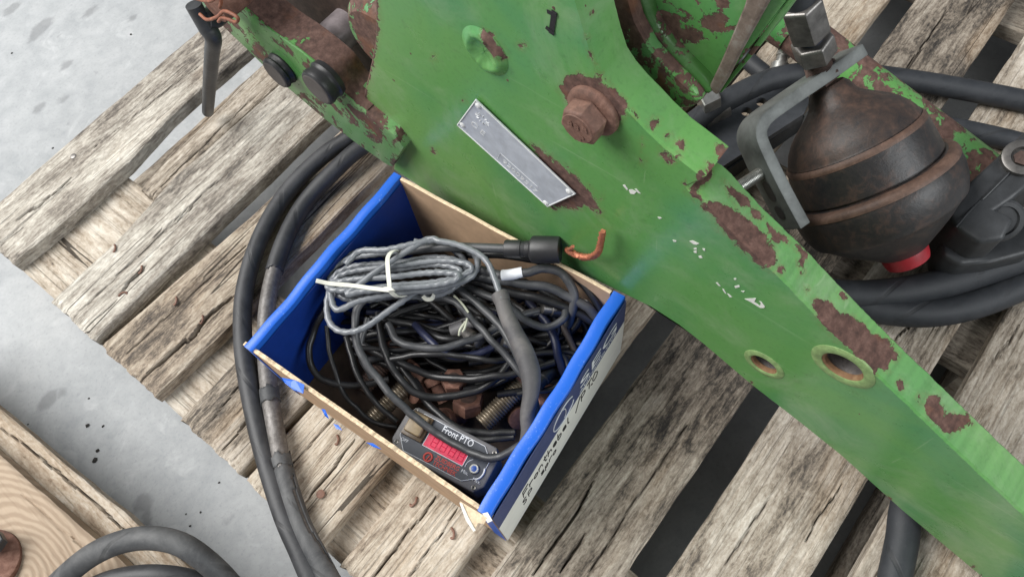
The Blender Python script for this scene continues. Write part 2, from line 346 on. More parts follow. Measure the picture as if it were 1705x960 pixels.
# ------------------------------------------------------------------ concrete floor
def mat_concrete():
    s = N('grey_concrete'); v = s.coord('Object')
    a = s.noise(v, (1, 1, 1), 4, 6, .62, .4); b = s.noise(v, (1, 1, 1), 30, 6, .7, .3); c = s.noise(v, (1, 1, 1), 210, 4, .7); d = s.noise(v, (1, 1, 1), 9, 4, .6, 1.0)
    col = s.ramp(s.math('ADD', s.math('MULTIPLY', a, .5), s.math('MULTIPLY', b, .5)), (.34, (.285, .30, .31)), (.52, (.365, .378, .387)), (.70, (.44, .45, .456)))
    col = s.mix(s.math('MULTIPLY', s.step(d, .56, .74), .30), col, (.24, .255, .27))
    col = s.mix(s.math('MULTIPLY', s.step(c, .50, .72), .34), col, (.20, .21, .22))
    wt = s.noise(v, (1, 1, 1), 17, 7, .7, .8); col = s.mix(s.math('MULTIPLY', s.step(wt, .54, .70), .35), col, (.56, .57, .575))
    st = s.n('ShaderNodeAttribute', attribute_name='stain').outputs['Fac']
    e = s.math('ADD', st, s.math('MULTIPLY', s.math('SUBTRACT', s.noise(v, (1, 1, 1), 70, 5, .6), .5), 9.0))
    col = s.mix(s.math('MULTIPLY', s.math('SUBTRACT', 1.0, s.step(e, -2.5, 4.5)), .52), col, (.15, .155, .16))
    return s.fin(col, .72, 0.0, s.bump(s.math('ADD', b, s.math('MULTIPLY', c, .4)), .18, .002), Specular_IOR_Level=.3)
def floor():
    xs = np.r_[-6, -3, np.arange(-1, 1.6, .0125), 3, 6]; ys = np.r_[-6, -3, np.arange(-1, 2.6, .0125), 4, 6]
    X, Y = np.meshgrid(xs, ys, indexing='ij'); V = np.stack([X, Y, X * 0], -1).reshape(-1, 3); ny = len(ys)
    F = [(i * ny + j, (i + 1) * ny + j, (i + 1) * ny + j + 1, i * ny + j + 1) for i in range(len(xs) - 1) for j in range(ny - 1)]
    st = np.full(len(V), 60.0)
    for (x, y, r, sx) in [(238, 838, 15, 1), (246, 870, 8, 1), (80, 665, 12, 1.6), (108, 655, 6, 1), (65, 180, 10, 1.5), (105, 165, 8, 1.6), (70, 45, 15, 2), (110, 108, 9, 1.8), (60, 60, 10, 2), (115, 207, 5, 1), (150, 20, 9, 2.2), (20, 15, 12, 2), (220, 30, 8, 1.5), (160, 120, 4, 1), (380, 862, 6, 1.3), (100, 60, 5, 1)]:
        P = at(x, y, 0); rr = r * .86; st = np.minimum(st, np.hypot((V[:, 0] - P[0]) / sx, V[:, 1] - P[1]) * 1000 - rr)
    structure(mesh_obj('floor', V, F, mat_concrete(), None, True, attrs=dict(stain=st)))
floor()
# small dark crumbs of dirt lying on the concrete
CRUMB = mat_plain('dark_dirt', (.03, .028, .026), .9, 0, .3, 200)
for (x, y, r) in [(146, 708, .0045), (163, 750, .004), (158, 766, .005), (172, 709, .0025), (365, 803, .002), (334, 852, .002), (317, 875, .0025), (47, 706, .002), (310, 855, .0015), (148, 663, .002), (20, 89, .0025), (88, 247, .0025), (218, 58, .003)]:
    r *= .6; P = at(x, y, 0.0); V = []; n = 7
    for i, (h, q) in enumerate(((0.0005, 1), (r * .6, .9), (r, .4))):
        for k in range(n): a = 6.283 * k / n; s_ = r * q * random.uniform(.7, 1.3); V.append(P + [s_ * 1.3 * math.cos(a), s_ * math.sin(a), h])
    F = [(i * n + k, i * n + (k + 1) % n, (i + 1) * n + (k + 1) % n, (i + 1) * n + k) for i in range(2) for k in range(n)] + [tuple(2 * n + k for k in range(n)), tuple(range(n))[::-1]]
    tag(mesh_obj('dirt_crumb', V, F, CRUMB, None, False), 'tiny dark crumb of dirt lying on bare grey concrete', 'dirt', 'crumbs of dirt on the concrete')

# ------------------------------------------------------------------ pallets
def slat(name, x0, x1, yl, yu, z1, th, mat, parent, seed, cracks=(), along='x', rough=1.0, step=.006, cstep=.0015, edge=.0010, M2=None):
    """a board: yl, yu are (x, y) polylines for its two long edges; cracks: (polyline in x,y, half width, depth)"""
    nx = max(4, int((x1 - x0) / step)); W = abs(np.mean([p[1] for p in yu]) - np.mean([p[1] for p in yl])); ny = max(6, int(W / cstep))
    xs = np.linspace(x0, x1, nx); u = np.linspace(0, 1, ny)
    lo = np.interp(xs, [p[0] for p in yl], [p[1] for p in yl]); hi = np.interp(xs, [p[0] for p in yu], [p[1] for p in yu])
    lo = lo + (fbm(xs * 28, xs * 0, seed, 4) - .47) * edge * 3.0; hi = hi + (fbm(xs * 28, xs * 0 + 9, seed + 5, 4) - .47) * edge * 3.0
    X = np.repeat(xs[:, None], ny, 1); Y = lo[:, None] + (hi - lo)[:, None] * u[None, :]
    endw = (fbm(u * 14, u * 0, seed + 3, 4) - .47) * .0055
    X[0] += endw; X[-1] += endw[::-1]; X[1] += endw * .6; X[-2] += endw[::-1] * .6
    Z = (fbm(X * 9, Y * 120, seed + 7, 4) - .47) * .0022 * rough + (fbm(X * 2.5, Y * 9, seed + 8, 2) - .4) * .003
    Z += -np.clip((fbm(X * 4, Y * 160, seed + 21, 3) - .56) * 12, 0, 1) * .0012 * rough
    d = np.minimum(Y - lo[:, None], hi[:, None] - Y); Z -= np.clip(1 - d / .004, 0, 1) ** 2 * .0022
    dx = np.minimum(np.abs(X - x0), np.abs(x1 - X)); Z -= np.clip(1 - dx / .008, 0, 1) ** 2 * .003
    ck = np.zeros_like(Z)
    for (pl, hw, dep) in cracks:
        hw = max(hw, .0012)
        pl = np.asarray(pl, float); pp = np.c_[np.interp(np.linspace(0, 1, 40), np.linspace(0, 1, len(pl)), pl[:, 0]), np.interp(np.linspace(0, 1, 40), np.linspace(0, 1, len(pl)), pl[:, 1])]
        pp[:, 1] += (fbm(pp[:, 0] * 70, pp[:, 0] * 0, seed + 31, 3) - .45) * .006
        dd = seg_dist(X, Y, pp); Lc = np.ptp(pp[:, 0]); en = np.minimum(np.abs(X - pp[0, 0]), np.abs(X - pp[-1, 0]))
        taper = hw * .85 * (1.0 + 1.0 * (fbm(X * 60, Y * 0, seed + 33, 2) - .4)) * np.clip(.25 + en / (.3 * Lc), 0, 1)
        c = np.clip(1.25 - dd / taper, 0, 1); ck = np.maximum(ck, c); Z -= c * dep
    top = np.stack([X, Y, z1 + Z], -1)
    V = top.reshape(-1, 3); idx = np.arange(nx * ny).reshape(nx, ny)
    F = np.stack([idx[:-1, :-1], idx[1:, :-1], idx[1:, 1:], idx[:-1, 1:]], -1).reshape(-1, 4).tolist()
    rim = np.r_[idx[:, 0], idx[-1, 1:], idx[::-1, -1][1:], idx[0, ::-1][1:-1]]
    rb = V[rim].copy(); mid = rb.copy(); mid[:, 2] = z1 - th * .5 + (fbm(np.arange(len(rim)) * .3, np.zeros(len(rim)), seed + 41, 3) - .45) * .004; rb[:, 2] = z1 - th
    n0 = len(V); k = len(rim); V = np.vstack([V, mid, rb]); ckf = np.r_[ck.ravel(), np.zeros(2 * k)]
    for i in range(k):
        j = (i + 1) % k; F += [(rim[i], n0 + i, n0 + j, rim[j]), (n0 + i, n0 + k + i, n0 + k + j, n0 + j)]
    F.append(tuple(n0 + k + i for i in range(k)))
    if along == 'y': V = V[:, [1, 0, 2]]; F = [tuple(f)[::-1] for f in F]
    if M2 is not None: V = np.c_[V[:, :2] @ M2[0].T + M2[1], V[:, 2]]
    o = mesh_obj(name, V, F, mat, parent, True, attrs=dict(crack=ckf), angle=30); return o
pallet = thing('wooden_pallet', 'weathered wooden pallet carrying the green arm and the blue box', 'pallet', (.5, .3, 0))
XE0, XE1 = -.0935, 1.235
def pc(*pts): return [tuple(at(x, y)[:2]) for x, y in pts]
SL = [
 ('pale', [(XE0, .866), (.0, .862), (.10, .864), (.15, .870), (.19, .876), (.25, .877), (.33, .875), (1.3, .872)], [(XE0, .968), (1.3, .970)], [(pc((20, 368), (60, 345), (125, 290)), .0016, .006), (pc((-5, 410), (40, 375)), .001, .003), (pc((150, 250), (330, 110)), .0008, .002)]),
 ('pale', [(XE0, .683), (1.3, .686)], [(XE0, .776), (0, .774), (.06, .78), (.12, .787), (.30, .783), (1.3, .783)], [(pc((196, 490), (222, 462), (242, 442)), .0032, .006), (pc((120, 530), (230, 425), (330, 335)), .0009, .003), (pc((140, 548), (200, 495)), .001, .003), (pc((250, 400), (420, 250)), .0009, .002)]),
 ('tan', [(XE0, .5635), (.03, .556), (1.3, .556)], [(XE0, .670), (.158, .650), (1.3, .650)], [(pc((232, 632), (292, 578), (320, 560), (345, 525), (390, 492)), .0026, .010), (pc((195, 600), (300, 505), (420, 400)), .0009, .003)]),
 ('silver', [(XE0, .4115), (1.3, .412)], [(XE0, .515), (1.3, .516)], [(pc((362, 756), (420, 690)), .0012, .006), (pc((330, 720), (420, 620)), .0009, .003)]),
 ('tan', [(XE0, .2845), (1.3, .287)], [(XE0, .401), (1.3, .400)], [(pc((505, 840), (545, 790), (590, 730)), .0018, .006), (pc((470, 790), (560, 690)), .0009, .003)]),
 ('tan', [(XE0, .152), (.05, .154), (1.3, .157)], [(XE0, .254), (1.3, .254)], [(pc((620, 960), (690, 870), (735, 820)), .0013, .006), (pc((680, 960), (760, 850)), .001, .004)]),
 ('grey', [(XE0, .0165), (1.3, .0175)], [(XE0, .1215), (.4, .1235), (1.3, .1255)], [(pc((890, 950), (925, 900), (960, 850), (990, 800)), .0020, .007), (pc((930, 955), (975, 885)), .0016, .006), (pc((980, 952), (1060, 830), (1150, 700)), .0009, .004), (pc((1500, 130), (1580, 10)), .001, .003)]),
 ('silver', [(XE0, -.1260), (1.3, -.1262)], [(XE0, -.0175), (1.3, -.0180)], [(pc((1340, 900), (1400, 810)), .0012, .004), (pc((1200, 950), (1280, 830)), .0008, .003), (pc((1480, 580), (1530, 520)), .0012, .005)]),
 ('silver', [(XE0, -.268), (1.3, -.268)], [(XE0, -.155), (.25, -.157), (1.3, -.166)], [(pc((1640, 620), (1700, 540)), .0008, .003)]),
]
slats = []
for i, (k, yl, yu, ck) in enumerate(SL):
    slats.append(slat('slat', XE0 + random.uniform(-.002, .002), XE1 + random.uniform(-.004, .004), yl, yu, PT, .022, WOOD[k], pallet, 10 * i + 3, ck))
# a split-off sliver of board beside the second slat
slat('split_board_piece', .086, 1.2, [(.086, .789), (.3, .789), (1.2, .789)], [(.086, .822), (.2, .829), (.33, .838), (1.2, .838)], PT - .006, .016, WOOD['silver'], pallet, 177, [([(.09, .797), (.3, .803)], .001, .004)])
for (x0, x1, k) in [(XE0 + .001, .0905, 'cross'), (.488, .615, 'crossdark'), (.983, 1.15, 'crossdark')]:
    slat('cross_board', -.27, .968, [(-.27, x0), (.968, x0)], [(-.27, x1), (.968, x1)], PT - .0225, .022, WOOD[k], pallet, int(x0 * 100) + 300, [], along='y')
    for yb in (-.26, .30, .86):
        y0 = yb; bx = prism('pallet_block', [(x0 + .004, y0, .022), (x1 - .004, y0, .022), (x1 - .004, y0 + .1, .022), (x0 + .004, y0 + .1, .022)], (0, 0, .077), WOOD['cross'], pallet, .002)
for yb in (-.26, .30, .86):
    slat('bottom_board', XE0, XE1, [(XE0, yb), (XE1, yb)], [(XE0, yb + .1), (XE1, yb + .1)], .0215, .021, WOOD['grey'], pallet, int(yb * 100) + 500)
# bent nails
NAIL = mat_rust('rusty_nail', (.10, .05, .035), (.19, .10, .07), (.27, .16, .12), .7)
def nail(x, y, px, py, L=.010):
    a = at(x, y, PT); d = at(x + px, y + py, PT) - a; d = unit(d) * L
    P = [a - d * .5 + [0, 0, -.006], a - d * .5 + [0, 0, .0002], a + [0, 0, .0012], a + d * .45 + np.cross(d, [0, 0, .35]) + [0, 0, .0008], a + d * .2 + np.cross(d, [0, 0, .6]) + [0, 0, -.002]]
    return tube('bent_nail', P, .0013, NAIL, pallet, 8, 6)
for n_ in [(237, 448, 2, 10), (204, 488, 9, -7), (295, 500, 3, 10), (339, 531, 3, 10), (193, 412, 4, 8), (564, 731, 3, 8), (692, 836, -2, 9), (756, 886, 5, 9)]: nail(*n_)
lathe('nail_head', at(534, 822, PT + .001), (0, 0, 1), [(-.01, .002), (0, .0045), (.001, .0048), (.0018, .003)], NAIL, pallet, 14)
lathe('nail_head', at(122, 260, PT), (0, 0, 1), [(-.01, .002), (0, .004), (.0006, .0042), (.001, .003)], STEELD, pallet, 14)

# second pallet, only its corner shows
pal2 = thing('wooden_pallet', 'brown wooden pallet with curved grain carrying a looped hose and a rusty flange', 'pallet', (-.3, .5, 0))
a2 = math.atan2(.238 - .253, .655 - .479); ca, sa = math.cos(.085), math.sin(.085); M2 = (np.array([[ca, sa], [-sa, ca]]), np.array([0, 0]))
def edge_x(y, off): return -.253 + (y - .655) * (-.015 / .176) + off
def board2(name, o0, o1, z, mat, seed, ck=()):
    yl = [(y, edge_x(y, o0)) for y in (.1, .95)]; yu = [(y, edge_x(y, o1)) for y in (.1, .95)]
    return slat(name, .1, .95, yl, yu, z, .022, mat, pal2, seed, ck, along='y', rough=.5)
def mat_rings():
    s = N('cathedral_grain_wood'); v = s.coord('Object'); c = at(45, 960) - np.array([-.3, .5, 0])
    mp = s.n('ShaderNodeMapping'); s.link(v, mp.inputs[0]); mp.inputs[1].default_value = (-c[0] * 1.0, -c[1] * .55, 0); mp.inputs[3].default_value = (1.0, .55, 0)
    wv = s.n('ShaderNodeTexWave', wave_type='RINGS', rings_direction='Z'); s.link(mp.outputs[0], wv.inputs[0]); wv.inputs['Scale'].default_value = 46; wv.inputs['Distortion'].default_value = 8; wv.inputs['Detail'].default_value = 3; wv.inputs['Detail Scale'].default_value = .6
    g = s.noise(v, (260, 12, 40), 1, 4, .6, .2); b = s.noise(v, (6, 4, 6), 1, 4, .6)
    col = s.mix(s.ramp(wv.outputs['Fac'], (.15, 0.0), (.8, 1.0)), (.315, .24, .175), (.40, .315, .235)); col = s.mix(s.math('MULTIPLY', s.step(g, .5, .7), .3), col, (.17, .115, .075)); col = s.mix(s.math('MULTIPLY', s.step(b, .5, .7), .3), col, (.52, .44, .35))
    return s.fin(col, .85, 0.0, s.bump(s.math('ADD', wv.outputs['Fac'], g), .35, .0015), Specular_IOR_Level=.2)
board2('slat', -.145, 0, PT, mat_rings(), 611, [([(.47, -.25), (.60, -.262)], .0006, .002)])
board2('lower_board', -.12, .032, .118, WOOD['fresh'], 633, [([(.45, edge_x(.45, .020)), (.60, edge_x(.60, .021)), (.72, edge_x(.72, .019))], .0012, .006)])
for yb in (.22, .72):
    P0 = [(edge_x(yb, -.11), yb), (edge_x(yb, -.005), yb), (edge_x(yb + .1, -.005), yb + .1), (edge_x(yb + .1, -.11), yb + .1)]
    prism('pallet_block', [(x, y, 0) for x, y in P0], (0, 0, .095), WOOD['fresh'], pal2, .002)

# ------------------------------------------------------------------ the green linkage arm
X0 = .28; TH = .032
arm = thing('green_linkage_arm', 'thick chipped green steel linkage arm standing on edge across the pallet', 'machine arm', (X0, .1, PT))
bottom = [(655, 282), (700, 312), (780, 356), (860, 398), (960, 452), (1040, 490), (1085, 512), (1130, 541), (1170, 572), (1250, 640), (1330, 702), (1400, 758), (1500, 848), (1560, 898), (1620, 948), (1670, 988)]
topl = [(1720, 872), (1705, 856), (1650, 805), (1594, 752), (1540, 700), (1490, 652), (1440, 604), (1398, 562), (1350, 515), (1310, 472), (1270, 433), (1235, 400), (1200, 364), (1180, 341), (1162, 325), (1148, 317), (1144, 311), (1156, 306), (1168, 302), (1173, 296), (1166, 290), (1140, 270), (1110, 247), (1080, 219), (1060, 198), (1035, 173), (1015, 150), (1000, 128), (988, 95), (974, 48), (960, 0), (940, -70)]
left = [(640, -70), (624, 0), (625, 40), (623, 75), (614, 120), (605, 158), (612, 182), (640, 215), (660, 250)]
outl = []
for p in bottom: P = atX(*p, X0); P[2] = max(P[2], PT + .0015); outl.append(P)
P = atX(1720, 872, X0); outl.append(np.array([X0, -.36, PT + .0015])); outl.append(np.array([X0, -.42, PT + .04])); outl.append(np.array([X0, -.40, .20]))
outl += [atX(*p, X0) for p in topl] + [atX(*p, X0) for p in left]
outl = np.array(outl)[:, 1:]                                             # (Y, Z)
# resample, flame-cut ripples along the sloping top edge
ol = []
for i in range(len(outl)):
    a, b = outl[i], outl[(i + 1) % len(outl)]; m = max(1, int(np.linalg.norm(b - a) / .0019))
    for k in range(m): ol.append(a + (b - a) * k / m)
ol = np.array(ol); tn = np.roll(ol, -1, 0) - np.roll(ol, 1, 0); tn /= np.linalg.norm(tn, axis=1)[:, None]; nn = np.c_[tn[:, 1], -tn[:, 0]]
ppx = proj(np.c_[np.full(len(ol), X0), ol]); cut = (ppx[:, 0] > 1175) & (seg_dist(ppx[:, 0], ppx[:, 1], topl[:15]) < 6)
ol = ol + nn * (np.where(cut, rng.uniform(-.00042, .00042, len(ol)) + (fbm(np.arange(len(ol)) * .2, np.zeros(len(ol)), 4, 3) - .45) * .0012, rng.uniform(-.00008, .00008, len(ol))))[:, None]
area2 = np.sum(ol[:, 0] * np.roll(ol[:, 1], -1) - np.roll(ol[:, 0], -1) * ol[:, 1]); sgn = 1 if area2 > 0 else -1
inn = ol - nn * sgn * .0018
holes = []
for (cx, cy, r) in ((1272, 606, .0125), (1403, 610, .0165)):
    C_ = atX(cx, cy, X0)[1:]; holes.append((C_, r))
RP = [  # rust patches, as seen on the plate
 [(930, 148), (948, 125), (975, 126), (1005, 140), (1030, 165), (1046, 193), (1034, 194), (1030, 215), (1010, 222), (985, 205), (950, 180)],
 [(880, 238), (905, 250), (932, 275), (960, 293), (985, 320), (1004, 357), (978, 343), (955, 346), (913, 346), (930, 318)],
 [(803, 48), (816, 55), (838, 84), (843, 95), (826, 97), (808, 75), (800, 60)],
 [(628, -60), (630, 40), (627, 80), (617, 125), (610, 160), (616, 182), (604, 182), (598, 150), (612, 70), (615, -60)],
 [(1172, 333), (1200, 338), (1225, 352), (1250, 368), (1275, 398), (1292, 425), (1292, 440), (1268, 442), (1235, 415), (1196, 375)],
 [(1203, 298), (1235, 320), (1256, 346), (1240, 346), (1215, 325)], [(1248, 342), (1268, 352), (1268, 366), (1253, 362)], [(1278, 372), (1312, 398), (1318, 410), (1298, 396)], [(1285, 385), (1300, 392), (1300, 400), (1288, 398)],
 [(1352, 500), (1385, 503), (1398, 522), (1422, 526), (1450, 555), (1480, 566), (1494, 598), (1478, 602), (1480, 620), (1462, 612), (1456, 632), (1438, 604), (1400, 570), (1370, 540)],
 [(1535, 655), (1560, 655), (1575, 690), (1592, 692), (1612, 688), (1616, 704), (1582, 722), (1545, 692)],
 [(1318, 405), (1330, 408), (1345, 425), (1338, 432)], [(980, 85), (1000, 122), (1018, 146), (1030, 160), (1018, 152), (1000, 135), (990, 105)], [(1020, 148), (1045, 172), (1062, 196), (1050, 190), (1030, 165)],
 [(1168, 296), (1176, 292), (1180, 280), (1190, 285), (1180, 300), (1150, 316), (1160, 325), (1185, 345), (1200, 366), (1180, 348), (1142, 314)], [(1195, 240), (1212, 245), (1206, 268), (1196, 262)], [(1178, 268), (1190, 272), (1188, 285), (1180, 285)],
 [(1140, 305), (1150, 318), (1200, 368), (1270, 437), (1290, 455), (1270, 440), (1195, 370), (1145, 320)]]
RS = [(872, 76, 8), (1088, 205, 11), (1068, 235, 6), (1103, 252, 9), (1112, 258, 7), (1070, 268, 6), (1135, 242, 10), (1300, 450, 9), (1335, 455, 7), (1345, 485, 6), (1405, 490, 7), (1500, 640, 9), (1530, 665, 7), (1330, 440, 6), (1118, 270, 5), (773, 168, 4), (722, 252, 4), (1002, 328, 4), (1165, 288, 6), (985, 20, 4), (978, 62, 5), (1110, 225, 4), (1000, 130, 7), (1128, 262, 5), (722, 96, 3), (1335, 400, 8), (1440, 640, 5), (1500, 645, 6), (1300, 700, 4), (1250, 642, 5), (1620, 946, 5), (1380, 745, 4), (1480, 832, 4)]
def rust_attr(V):
    p = proj(V); px, py = p[:, 0], p[:, 1]; d = np.full(len(V), 80.0)
    for q in RP: d = np.minimum(d, poly_sdf(px, py, q))
    for (x, y, r) in RS: d = np.minimum(d, np.hypot(px - x, py - y) - r * .72)
    return np.clip(d * .55, -25, 40) - .2
def plate_face():
    bm = bmesh.new(); loops = [np.c_[np.full(len(inn), X0), inn]]
    for (c, r) in holes: loops.append(np.array([(X0, c[0] + r * math.cos(6.2832 * k / 40), c[1] + r * math.sin(6.2832 * k / 40)) for k in range(40)]))
    es = []
    for L in loops:
        vs = [bm.verts.new(tuple(p)) for p in L]; es += [bm.edges.new((vs[i], vs[(i + 1) % len(vs)])) for i in range(len(vs))]
    bmesh.ops.triangle_fill(bm, use_beauty=True, use_dissolve=False, edges=es, normal=(-1, 0, 0))
    lo, hi = inn.min(0), inn.max(0)
    for ax, (a, b) in ((1, (lo[0], hi[0])), (2, (lo[1], hi[1]))):
        for t in np.arange(a + .006, b, .0062):
            co = [X0, 0, 0]; co[ax] = t; no = [0, 0, 0]; no[ax] = 1
            bmesh.ops.bisect_plane(bm, geom=bm.verts[:] + bm.edges[:] + bm.faces[:], plane_co=co, plane_no=no, dist=1e-6)
    V = np.array([v.co[:] for v in bm.verts]); bm.verts.index_update()
    F = [[v.index for v in f.verts] for f in bm.faces]; bm.free()
    # consistent facing towards -X
    F = [f if np.cross(V[f[1]] - V[f[0]], V[f[2]] - V[f[0]])[0] <= 0 else f[::-1] for f in F]
    mesh_obj('plate_face', V, F, GREEN, arm, False, attrs=dict(rust=rust_attr(V)))
plate_face()
def plate_edge():
    n = len(ol); rings = [(inn, X0), (ol, X0 + .0018)] + [(ol + nn * sgn * 0, X0 + TH * t) for t in np.linspace(.12, .95, 9)] + [(inn, X0 + TH)]
    V = np.vstack([np.c_[np.full(n, x), q] for q, x in rings]); m = len(rings); F = []
    for i in range(m - 1):
        for k in range(n):
            j = (k + 1) % n; f = (i * n + k, i * n + j, (i + 1) * n + j, (i + 1) * n + k); F.append(f if sgn < 0 else f[::-1])
    F.append(tuple((m - 1) * n + k for k in range(n)) if sgn < 0 else tuple((m - 1) * n + k for k in range(n))[::-1])
    o = mesh_obj('plate_edge', V, F, GREENE, arm, True, attrs=dict(rust=rust_attr(V)), angle=40)
plate_edge()
BORE = mat_rust('worn_steel_bore', (.10, .09, .085), (.20, .185, .18), (.32, .27, .22), .4, .5, 1.5)
for i, (c, r) in enumerate(holes):                                      # bored bushes with pale rims
    P = np.array([X0, c[0], c[1]])
    lathe('bush_rim', P, (-1, 0, 0), [(-.002, r * .98), (.0008, r * 1.0), (.0016, r * 1.12), (.0014, r * 1.38), (.0004, r * 1.52), (-.001, r * 1.54)], OCHRE, arm, 40, caps=False)
    bo = lathe('bush_bore', P, (-1, 0, 0), [(-.029, .0001), (-.0285, r * .99), (.0, r * 1.0), (.0009, r * 1.02)], BORE, arm, 40, caps=False)
    lathe('bore_lip', P, (-1, 0, 0), [(-.004, r * .86), (-.001, r * .9), (.0002, r * .99), (-.001, r * 1.0)], mat_rust('orange_rust%s' % ('' if i else '_light'), (.12, .06, .03), (.21, .115, .055), (.30, .20, .11)) , arm, 40, caps=False)
# hex bolt with flange
BP = atX(990, 182, X0)
bolt = lathe('hex_bolt', BP, (-1, 0, 0), [(-.002, .0205), (.0012, .0212), (.0038, .0208), (.0052, .0188), (.006, .0165), (.006, .002)], RUSTB, arm, 40)
hx = hexnut('bolt_head', BP + np.array([-.0058, 0, 0]), (-1, 0, 0), .0145, .0285, RUSTB, bolt, .35); bevel_mesh(hx, .0010, 2, 20)
lathe('bolt_face', BP + np.array([-.0202, 0, 0]), (-1, 0, 0), [(0, .0128), (.0008, .0124), (.0009, .001)], RUSTB, bolt, 30)
for (tx, dy, dz) in (('8.8', .0075, .0040), ('B', -.0045, .0060), ('P', -.0020, -.0055)):
    text('bolt_mark', tx, .0078, BP + np.array([-.0212, dy, dz - .004]), (0, -1, .0), (0, 0, 1), RUSTB, bolt, .0004, bold=.0004)
# plug weld
wc = atX(808, 84, X0); ang = np.linspace(0, 2 * math.pi, 56, endpoint=False)
V = []; F = []
prof = [(1.28, 0.0002), (1.18, .0012), (1.05, .0030), (.92, .0042), (.78, .0040), (.62, .0026), (.45, .0016), (.25, .0014), (.02, .0014)]
for (q, h) in prof:
    for k, a in enumerate(ang):
        px = 808 + q * (40 * .62 * math.cos(a) - 24 * .70 * math.sin(a)) ; py = 84 + q * (40 * .78 * math.cos(a) + 24 * .42 * math.sin(a))
        Q = atX(px, py, X0); Q[0] -= h * (1 + .45 * (fbm(np.array([k * .35]), np.array([q * 5]), 3, 3)[0] - .45) * 2); V.append(Q)
n = len(ang)
F = [(i * n + k, i * n + (k + 1) % n, (i + 1) * n + (k + 1) % n, (i + 1) * n + k) for i in range(len(prof) - 1) for k in range(n)]
V = np.array(V); mesh_obj('plug_weld', V, F, GREEN, arm, True, attrs=dict(rust=rust_attr(V)))
# type plate
def onplate(x, y, lift=0): P = atX(x, y, X0 - lift); return P
npc = [onplate(x, y, .0022) for x, y in ((793, 164), (762, 206), (914, 343), (960, 322))]
tp = prism('type_plate', npc, (-.0012, 0, 0), PLATE, arm, .0004, 1)
nx_ = unit(npc[3] - npc[0]); ny_ = unit(npc[0] - npc[1]); ny_ = unit(ny_ - nx_ * (nx_ @ ny_)); nz_ = np.array([-1.0, 0, 0])
if np.cross(nx_, ny_)[0] > 0: ny_ = -ny_
Lp = np.linalg.norm(npc[3] - npc[0]); o_ = npc[1] + nz_ * .0012
for (a, b) in ((npc[0], npc[3]), (npc[1], npc[2]), (npc[0], npc[1]), (npc[3], npc[2])):
    tube('plate_rim', [np.array(a) * .985 + np.array(npc).mean(0) * .015 + nz_ * .0013, np.array(b) * .985 + np.array(npc).mean(0) * .015 + nz_ * .0013], .0007, PLATEL, tp, 6, 0)
for (x, y) in ((796, 176), (770, 208), (909, 338), (947, 319)):
    lathe('plate_rivet', onplate(x, y, .0034), (-1, 0, 0), [(-.001, .0034), (.0003, .0032), (.0012, .002), (.0014, .0008), (.0006, .0004)], PLATEL, tp, 16)
text('plate_mark', 'C E', .011, onplate(783, 205, .0034), nx_, ny_, PLATEL, tp, .0002)
text('plate_number', '92009517', .0085, onplate(836, 268, .0034), nx_, ny_, PLATEL, tp, .0002, width=Lp * .37)
fr = [onplate(*p, .0036) for p in ((833, 255), (829, 263))] ; tube('number_frame', [fr[1], fr[0], onplate(895, 311, .0036)], .00025, PLATEL, tp, 5, 0)
for k in range(11):
    a = 2 * math.pi * k / 11; q = onplate(803, 199, .0036); d = nx_ * math.cos(a) * .008 + ny_ * math.sin(a) * .0062
    tube('emblem_ray', [q + d * .55, q + d], .0004, PLATEL, tp, 5, 0)
# marker mark and remains of white lettering
text('marker_mark', 'I', .030, onplate(911, 50, .0), unit(np.array([0, -1, -.18])), unit(np.array([0, -.18, 1])), INK, arm, .0006, bold=.0006)
for (a, b) in (((911, 19), (927, 26)), ((909, 45), (922, 57))):
    A, B = onplate(*a, .0007), onplate(*b, .0007); d = unit(B - A); u = np.cross(d, [1, 0, 0]) * .0016
    prism('marker_serif', [A - u, B - u, B + u, A + u], (-.0003, 0, 0), INK, arm)
FL = [[(1037, 308), (1041, 307), (1046, 315), (1044, 316)], [(1047, 316), (1052, 315), (1060, 319), (1056, 323), (1050, 322)], [(1057, 314), (1061, 315), (1067, 322), (1063, 321)], [(1148, 401), (1153, 400), (1164, 405), (1160, 407), (1155, 406)], [(1155, 413), (1160, 412), (1160, 415), (1156, 415)], [(1170, 413), (1174, 414), (1174, 417), (1171, 416)], [(1155, 418), (1160, 417), (1160, 421), (1156, 420)], [(1163, 426), (1168, 425), (1170, 429), (1165, 429)], [(1095, 361), (1099, 361), (1102, 363), (1098, 364)],
      [(1222, 463), (1226, 463), (1226, 465), (1223, 465)], [(1223, 476), (1231, 474), (1232, 477), (1225, 479)], [(1234, 484), (1240, 484), (1238, 486)], [(1240, 497), (1259, 496), (1256, 502), (1266, 509), (1267, 503), (1264, 501), (1268, 502), (1274, 510), (1272, 512), (1266, 512), (1250, 502)], [(1192, 470), (1195, 470), (1200, 476), (1197, 475)], [(1203, 480), (1206, 482), (1210, 489), (1206, 486)], [(1211, 488), (1215, 490), (1219, 494), (1215, 494)], [(1120, 399), (1126, 400), (1126, 402), (1122, 402)]]
for q in FL: prism('white_paint_fleck', [onplate(x, y, .0001) for x, y in q], (-.0003, 0, 0), WHITEF, arm)

